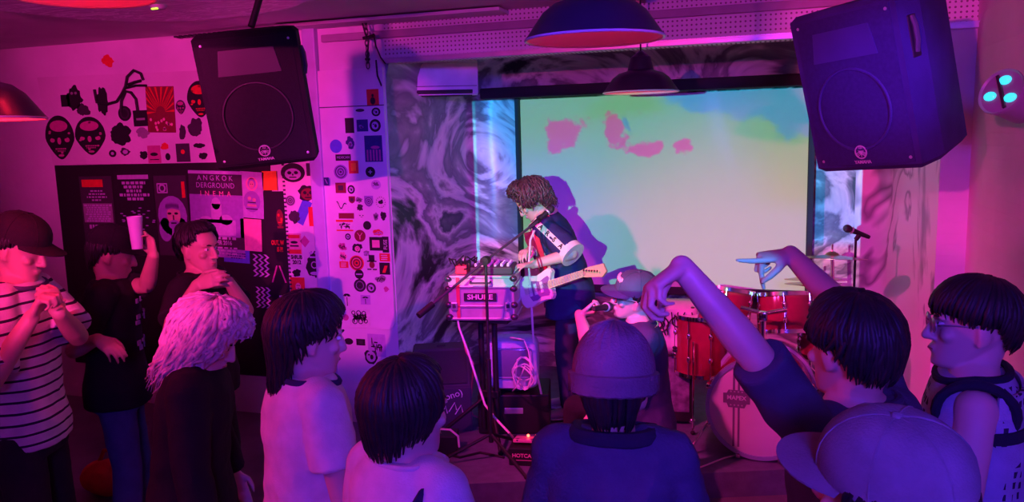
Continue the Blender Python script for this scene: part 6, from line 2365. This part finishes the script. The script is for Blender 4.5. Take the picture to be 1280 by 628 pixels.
# ---- dark-haired man in white
P5 = Person('man with a mass of black hair and white t-shirt, right of the pale-haired person', -1.34, 2.02, 0, -40, 1.57, M_skin2, lean=3, pitch=8, yaw=-6, wide=1.05)
P5.body(0.006)
P5.shirt(M_tee_w, 't_shirt', sleeve=0.66, seed=5, wrinkle=0.005)
P5.collar(cloth('dark_neckband', (0.03, 0.03, 0.10)), 0.010)
P5.trousers(M_darkpant)
P5.shoes(M_shoe)
P5.eyes()
P5.hair('mullet', None, 5)

# ---- pale fuzzy hair, dark jacket
P4 = Person('person with long pale frizzy hair and black jacket looking down', -1.95, 2.22, 0, -62, 1.49, M_skin2, lean=10, pitch=26, yaw=-12)
P4.body(0.006)
P4.shirt(cloth('black_jacket', (0.014, 0.013, 0.015)), 'jacket', sleeve=1.9, off=0.024, sl_off=0.024, seed=8)
P4.trousers(M_darkpant)
P4.shoes(M_shoe)
P4.eyes()
P4.hair('fuzzy', mat('pale_hair', (0.62, 0.50, 0.52), 0.5, var=0.3, scale=30), 4)

# ---- person in profile before the posters
P3 = Person('person with tied-up dark hair looking right, black top, before the cinema poster', -2.75, 3.30, 0, -82, 1.64, M_skin, lean=2, pitch=2, yaw=-14,
            arms={1: dict(w=at(246, 356, 3.80), pole=V((-0.5, -0.6, -1)), d=V((1.0, 0.15, 0.30)), n=V((0.1, 0.9, -0.2)), curl=(0.4, 0.5, 0.5, 0.55, 0.6)),
                  -1: dict(w=at(286, 352, 3.9), pole=V((0.2, 0.6, -1)), d=V((-0.9, -0.5, 0.1)), n=V((0.2, 0.9, -0.3)), curl=(0.4, 0.5, 0.5, 0.55, 0.6))})
P3.body(0.005)
P3.shirt(M_tee_k, 'top', sleeve=0.75, seed=9)
P3.collar(M_tee_k, 0.008)
P3.trousers(M_darkpant)
P3.shoes(M_shoe)
P3.eyes()
P3.hair('short', None, 3)
MB().ball(P3.HM @ V((0, -0.10, 0.085)), (0.045, 0.045, 0.045)).build('hair_bun', M_hair, P3.o, True)

# ---- black t-shirt with print
P2 = Person('person in a black printed t-shirt and dark cap raising a pale cup, at the left', -3.08, 3.06, 0, -58, 1.64, M_skin, lean=2, pitch=14, yaw=6,
            arms={1: dict(w=at(122, 424, 3.55), pole=V((-0.6, -0.4, -1)), d=at(150, 442, 3.5) - at(122, 424, 3.55), n=V((0.2, 0.3, -1)), curl=(0.35, 0.4, 0.45, 0.5, 0.5)),
                  -1: dict(w=at(170, 291, 3.68) - V((-0.1, -0.1, 1)).normalized() * 0.115 - V((-0.3, -0.9, 0)).normalized() * 0.055, pole=V((0.6, 0.2, -1)), d=V((-0.1, -0.1, 1)), n=V((-0.3, -0.9, 0)), curl=(0.6, 0.6, 0.6, 0.65, 0.65))})
P2.body(0.0055)
P2.shirt(M_tee_k, 't_shirt', sleeve=0.7, seed=10)
M_tp = mat('shirt_print', (0.6, 0.55, 0.6), 0.7)
q_ = random.Random(2)
mb = MB()
for (t, phs) in ((0.44, (-12, 0, 12)), (0.36, (-30, -10, 14)), (0.33, (-34, -14, 20)), (0.22, (-40, -22, -4, 14)), (0.19, (-36, -12, 10))):
    for ph in phs:
        p = P2.torso_pt(t, math.radians(ph + q_.uniform(-3, 3)), 0.024)
        mb.box(p, (q_.uniform(0.015, 0.035), 0.006, q_.uniform(0.01, 0.03)), Matrix.Rotation(-math.radians(ph), 3, 'Z'))
mb.build('shirt_print', M_tp, P2.so)
P2.trousers(M_denim)
P2.shoes(M_shoe)
P2.hair('under', None, 2)
P2.cap(M_tee_k, None, size=1.0)
cpos = at(170, 291, 3.68)
cu = empty('pale_cup', cpos, 'tall pale cup held up in front of the black posters at the left', 'cup')
MB().lathe([(0.024, -0.075), (0.032, 0.055), (0.034, 0.075), (0.032, 0.075), (0.028, 0.0), (0.020, -0.068)], seg=28, close=True).build('body', mat('cup_lilac', (0.55, 0.5, 0.75), 0.4), cu, True)
MB().lathe([(0.0, -0.076), (0.0245, -0.075), (0.0245, -0.070), (0.0, -0.069)], seg=28).build('base', mat('cup_base', (0.5, 0.45, 0.7), 0.4), cu, True)

# ---- striped t-shirt at the left edge
P1 = Person('person in a pale striped t-shirt with clasped hands and dark cap, at the left edge', -2.86, 2.36, 0, -66, 1.78, M_skin, lean=3, pitch=18, yaw=-8, wide=0.97, girth=0.95,
            arms={1: dict(w=at(40, 396, 2.95), pole=V((-0.7, -0.5, -1)), d=at(58, 362, 2.93) - at(40, 396, 2.95), n=V((0.75, 0.35, 0.2)), curl=(0.9, 1.15, 1.2, 1.2, 1.25), spread=0.0),
                  -1: dict(w=at(74, 392, 3.02), pole=V((0.6, 0.3, -1)), d=at(60, 364, 3.0) - at(74, 392, 3.02), n=V((-0.85, 0.1, 0.1)), curl=(0.9, 1.1, 1.15, 1.15, 1.2), spread=0.0)})
P1.body(0.0055)
P1.shirt(patterned('striped_cotton', (0.72, 0.68, 0.70), (0.03, 0.025, 0.05), 'stripes'), 't_shirt', sleeve=0.85, sl_flare=0.025, seed=11, hem=-0.08, loose=0.012, wrinkle=0.006)
P1.collar(cloth('striped_rib', (0.1, 0.08, 0.14)), 0.009)
P1.trousers(M_darkpant)
P1.shoes(M_shoe)
P1.hair('under', None, 1)
P1.cap(M_tee_k, None, size=1.05)
# ---- half-seen person at the very left edge
P0 = Person('person in black cut off by the left picture edge behind the striped t-shirt', -3.38, 2.62, 0, -60, 1.68, M_skin, lean=0, pitch=5)
P0.body(0.008)
P0.shirt(M_tee_k, 't_shirt', sleeve=0.7, seed=12)
P0.trousers(M_darkpant)
P0.shoes(M_shoe)
P0.hair('short', None, 12)

# ---- standing player at the mixer
hp = at(713, 375, 5.38)
PX_, PY_ = hp.x, hp.y
P11 = Person('curly-haired musician in a taped navy shirt leaning over the flight case', PX_, PY_, SZ, 98, 1.68, M_skin2, lean=26, pitch=26, yaw=10, hip=0.86,
             arms={-1: dict(w=at(666, 331, 5.02), pole=V((0.9, -0.3, -0.5)), d=at(628, 333, 4.90) - at(662, 330, 5.02), n=V((0.1, 0.15, -1)), curl=(0.2, 0.25, 0.3, 0.3, 0.3)),
                   1: dict(w=at(663, 312, 5.25), pole=V((0.6, 0.3, -0.8)), d=at(630, 322, 5.0) - at(660, 312, 5.25), n=V((0.1, -0.25, -1)), curl=(0.5, 0.5, 0.55, 0.6, 0.6))})
P11.body(0.005)
M_navy = cloth('navy_shirt', (0.035, 0.035, 0.13))
P11.shirt(M_navy, 'shirt', sleeve=0.97, sl_flare=0.022, off=0.018, hem=-0.16, loose=0.03, seed=13, wrinkle=0.005)
M_cr = cloth('cream_cloth', (0.80, 0.74, 0.64))
P11.collar(M_cr, 0.017, 'collar', 0.545, 0.018)
M_rd = cloth('wine_panel', (0.30, 0.03, 0.10))
rd = math.radians
P11.strip('front_panel', M_rd, [(0.50 - 0.05 * i, rd(-28)) for i in range(13)], 0.13, 0.030)
P11.strip('front_stripe', M_cr, [(0.52 - 0.05 * i, rd(2)) for i in range(13)], 0.028, 0.036)
P11.strip('side_stripe', M_cr, [(0.52 - 0.05 * i, rd(-62)) for i in range(9)], 0.024, 0.034)
P11.strip('red_strap', cloth('red_strap', (0.65, 0.04, 0.08)), [(0.535, rd(-118)), (0.53, rd(-90)), (0.50, rd(-72)), (0.42, rd(-66)), (0.32, rd(-60)), (0.2, rd(-50)), (0.08, rd(-38))], 0.034, 0.038)
S_, E, W = P11.joint[-1][:3]
# white lettered tape down the near sleeve
out = P11.dir(V((0, -1, 0.15)))
dv = (E - S_).normalized()
out = (out - dv * out.dot(dv)).normalized()
sdv = dv.cross(out).normalized()
R0, R1 = 0.076, 0.082
pa = [S_ + out * 0.068 - dv * 0.05, S_ + out * R0, S_.lerp(E, 0.45) + out * R0, S_.lerp(E, 0.9) + out * R1]
mb = MB()
mb.ring_loft([[p + sdv * 0.021 - out * 0.01, p + sdv * 0.021 + out * 0.003, p - sdv * 0.021 + out * 0.003, p - sdv * 0.021 - out * 0.01] for p in pa])
tp = mb.build('sleeve_tape', M_cr, P11.so, True)
for i, ch_ in enumerate('ARSA'):
    f = 0.1 + 0.24 * i
    p = S_.lerp(E, f) + out * (R0 + (R1 - R0) * f + 0.0045)
    text(ch_, 0.045, rot_basis(dv, sdv * (1 if dv.cross(sdv).dot(out) > 0 else -1), out, p), M_tee_k, tp, bold=0.001)
ce = S_.lerp(E, 0.97)
MB().tube([ce - dv * 0.022, ce + dv * 0.022], [0.086, 0.088], 24).build('sleeve_cuff', M_cr, P11.so, True)
for i, f in enumerate((0.80, 0.87)):
    c_ = E.lerp(W, f)
    ax = (W - E).normalized()
    a, b_ = frame_from(ax)
    MB().tube([c_ + (a * math.cos(t) + b_ * math.sin(t)) * 0.034 for t in [2 * math.pi * k / 20 for k in range(20)]], 0.005, 6, closed=True).build('bracelet', mat('bracelet_red', (0.35, 0.03, 0.08), 0.5), P11.o, True)
P11.trousers(cloth('violet_trousers', (0.06, 0.05, 0.12)))
P11.shoes(mat('pale_sneaker', (0.6, 0.35, 0.42), 0.5))
P11.eyes()
P11.hair('curly', mat('brown_curls', (0.10, 0.035, 0.045), 0.45, var=0.4, scale=40), 11)
P11.glasses(M_black, mat('tinted_lens', (0.08, 0.03, 0.05), 0.15), 0.021, 'glasses')

# electric guitar hanging at the player's front
gb = at(676, 361, 5.02)
gn = at(736, 341, 4.80)
ax = (gn - gb).normalized()
fn = V((-0.25, -1.0, 0.25))
fn = (fn - ax * fn.dot(ax)).normalized()
up = fn.cross(ax).normalized()
gt = empty('electric_guitar', gb, 'cream electric guitar hanging in front of the curly-haired musician', 'guitar')
GM = rot_basis(ax, up, fn)
GM.translation = V((0, 0, 0))
ol = []
for x, y in ((-0.20, 0.02), (-0.19, 0.09), (-0.13, 0.135), (-0.05, 0.115), (0.0, 0.095), (0.06, 0.12), (0.13, 0.135), (0.155, 0.10), (0.12, 0.06), (0.105, 0.02), (0.11, -0.03), (0.125, -0.075), (0.10, -0.11), (0.04, -0.10), (-0.02, -0.095), (-0.09, -0.125), (-0.16, -0.12), (-0.195, -0.06)):
    ol.append((x * 0.8, y * 0.8))
b = MB()
b.prism(ol, GM @ Matrix.Translation((0, 0, -0.022)), 0.044)
bmesh.ops.bevel(b.bm, geom=list(b.bm.edges), offset=0.006, segments=2, affect='EDGES')
gbod = b.build('body', M_cream, gt)
b = MB()
b.prism([(x * 0.62 + 0.02, y * 0.62 - 0.008) for x, y in ol], GM @ Matrix.Translation((0, 0, 0.022)), 0.003)
b.build('pickguard', mat('pickguard_violet', (0.28, 0.12, 0.35), 0.3), gbod)
for x in (-0.06, -0.02, 0.03):
    b = MB()
    b.prism([(x - 0.009, -0.035), (x + 0.009, -0.035), (x + 0.009, 0.035), (x - 0.009, 0.035)], GM @ Matrix.Translation((0, 0, 0.025)), 0.008)
    b.build('pickup', M_white, gbod)
Lg = (gn - gb).length
b = MB()
b.prism([(0.09, -0.024), (Lg - 0.02, -0.020), (Lg - 0.02, 0.020), (0.09, 0.024)], GM @ Matrix.Translation((0, 0, 0.008)), 0.026)
nk = b.build('neck', mat('maple_neck', (0.75, 0.58, 0.38), 0.35), gt)
b = MB()
for k in range(11):
    x = 0.12 + (Lg - 0.16) * k / 11
    b.prism([(x - 0.002, -0.022), (x + 0.002, -0.022), (x + 0.002, 0.022), (x - 0.002, 0.022)], GM @ Matrix.Translation((0, 0, 0.034)), 0.003)
b.build('frets', M_alu, nk)
b = MB()
b.prism([(Lg - 0.03, -0.022), (Lg + 0.10, -0.055), (Lg + 0.135, -0.03), (Lg + 0.125, 0.02), (Lg + 0.02, 0.028), (Lg - 0.03, 0.022)], GM @ Matrix.Translation((0, 0, 0.006)), 0.018)
hs = b.build('headstock', mat('headstock_orange', (0.72, 0.36, 0.25), 0.4), gt)
for k in range(6):
    MB().lathe([(0.006, 0.0), (0.006, 0.03), (0.0, 0.031)], GM @ V((Lg + 0.0 + 0.018 * k, 0.012 - 0.006 * k, 0.02)), GM.to_3x3(), 10).build('tuning_peg', M_chrome, hs, True)
b = MB()
for k in range(6):
    y = -0.016 + 0.0064 * k
    b.cyl(GM @ V((-0.1, y, 0.038)), GM @ V((Lg, y * 0.9, 0.039)), 0.0009, 5)
b.build('strings', M_chrome, gt)

# ---- seated singer with cap and sunglasses
sx, sy = at(806, 400, 4.12).x, at(806, 400, 4.12).y
legs12 = {-1: [V((sx - 0.36, sy - 0.30, 0.42)), V((sx - 0.40, sy - 0.33, 0.085))], 1: [V((sx - 0.40, sy + 0.12, 0.55)), V((sx - 0.42, sy + 0.12, 0.235))]}
P12 = Person('seated singer in dark cap and red-lit sunglasses with microphone at the mouth', sx, sy, 0, 112, 1.66, M_skin2, lean=6, pitch=-10, yaw=-4, roll=-14, hip=0.56,
             legs=legs12,
             arms={1: dict(epx=(676, 416), wpx=(724, 393), efar=False, wfar=True, d=at(752, 388, 3.9) - at(722, 391, 3.92), n=V((0.2, 0.3, 0.9)), curl=(0.7, 0.9, 0.95, 1.0, 1.0), spread=0.02),
                   -1: dict(w=V((sx - 0.26, sy - 0.28, 0.60)), pole=V((0.3, -0.9, -0.4)), d=V((-0.9, 0, -0.4)), n=V((0.3, 0.2, -1)))})
P12.body(0.005)
P12.shirt(cloth('dark_violet_tee', (0.05, 0.045, 0.11)), 't_shirt', sleeve=0.8, sl_flare=0.025, seed=14, wrinkle=0.006)
P12.collar(cloth('tee_rib', (0.03, 0.03, 0.08)), 0.009)
MB().tube([P12.torso_pt(0.535 - 0.06 * max(0, math.cos(a)), a, 0.022) for a in [2 * math.pi * k / 24 for k in range(24)]], 0.004, 6, closed=True).build('neck_chain', M_chrome, P12.so, True)
P12.trousers(M_darkpant)
P12.shoes(M_shoe)
P12.hair('under', None, 14)
P12.cap(cloth('dark_cap_cotton', (0.05, 0.05, 0.12)), None, size=1.05)
capo = [o for o in P12.o.children if o.name.startswith('cap')][0]
mb = MB()
for k in range(9):
    ph = rd(-26 + 6.5 * k)
    p = P12.HM @ skull_point_cap(rd(52 + 3 * (k % 2)), ph, 0.027)
    mb.ball(p, (0.007, 0.007, 0.013), P12.HR @ Matrix.Rotation(0.4, 3, 'Y'), 8, 6)
mb.build('cap_print', mat('cap_print_pink', (0.75, 0.25, 0.4), 0.6), capo, True)
P12.glasses(M_black, mat('red_lit_lens', (0.75, 0.03, 0.10), 0.1), 0.027, 'sunglasses')  # red reflection put into the lens colour
mo = P12.HM @ V((0, 0.125, -0.062))
mo = Matrix.Translation(P12.base) @ Matrix.Rotation(P12.rz, 4, 'Z') @ mo
hw = at(731, 388, 3.9)
microphone('microphone', 'microphone in the hand of the seated singer', mo, (mo - hw), 0.17)
st = empty('drum_stool', (sx, sy, 0), 'round black stool under the seated singer', 'stool')
MB().lathe([(0.0, 0.42), (0.16, 0.42), (0.17, 0.435), (0.17, 0.465), (0.15, 0.48), (0.0, 0.48)], seg=36).build('seat', M_black, st, True)
MB().cyl((0, 0, 0.12), (0, 0, 0.42), 0.018, 12).build('post', M_chrome, st, True)
for a in (10, 130, 250):
    a = rd(a)
    MB().tube([(0, 0, 0.22), (0.2 * math.cos(a), 0.2 * math.sin(a), 0.012)], 0.01, 8).build('leg', M_chrome, st, True)

# red bag on the floor at the lower left
rb = onZ(142, 616, 0.0)
bgx = empty('red_bag', (rb.x, rb.y, 0), 'red cloth bag lying on the floor at the lower left', 'bag')
mb = MB()
mb.ball((0, 0, 0.10), (0.20, 0.13, 0.10), None, 24, 14)
mb.box((0.08, 0, 0.13), (0.2, 0.14, 0.14), bev=0.03)
fuse(mb, 'pouch', cloth('red_cloth', (0.6, 0.03, 0.03)), bgx, 0.01, 4, 0.012, 7, 3)
MB().tube([(-0.08, 0, 0.19), (-0.04, 0, 0.26), (0.06, 0, 0.27), (0.12, 0, 0.20)], 0.012, 8).build('handle', cloth('red_webbing', (0.5, 0.02, 0.03)), bgx, True)
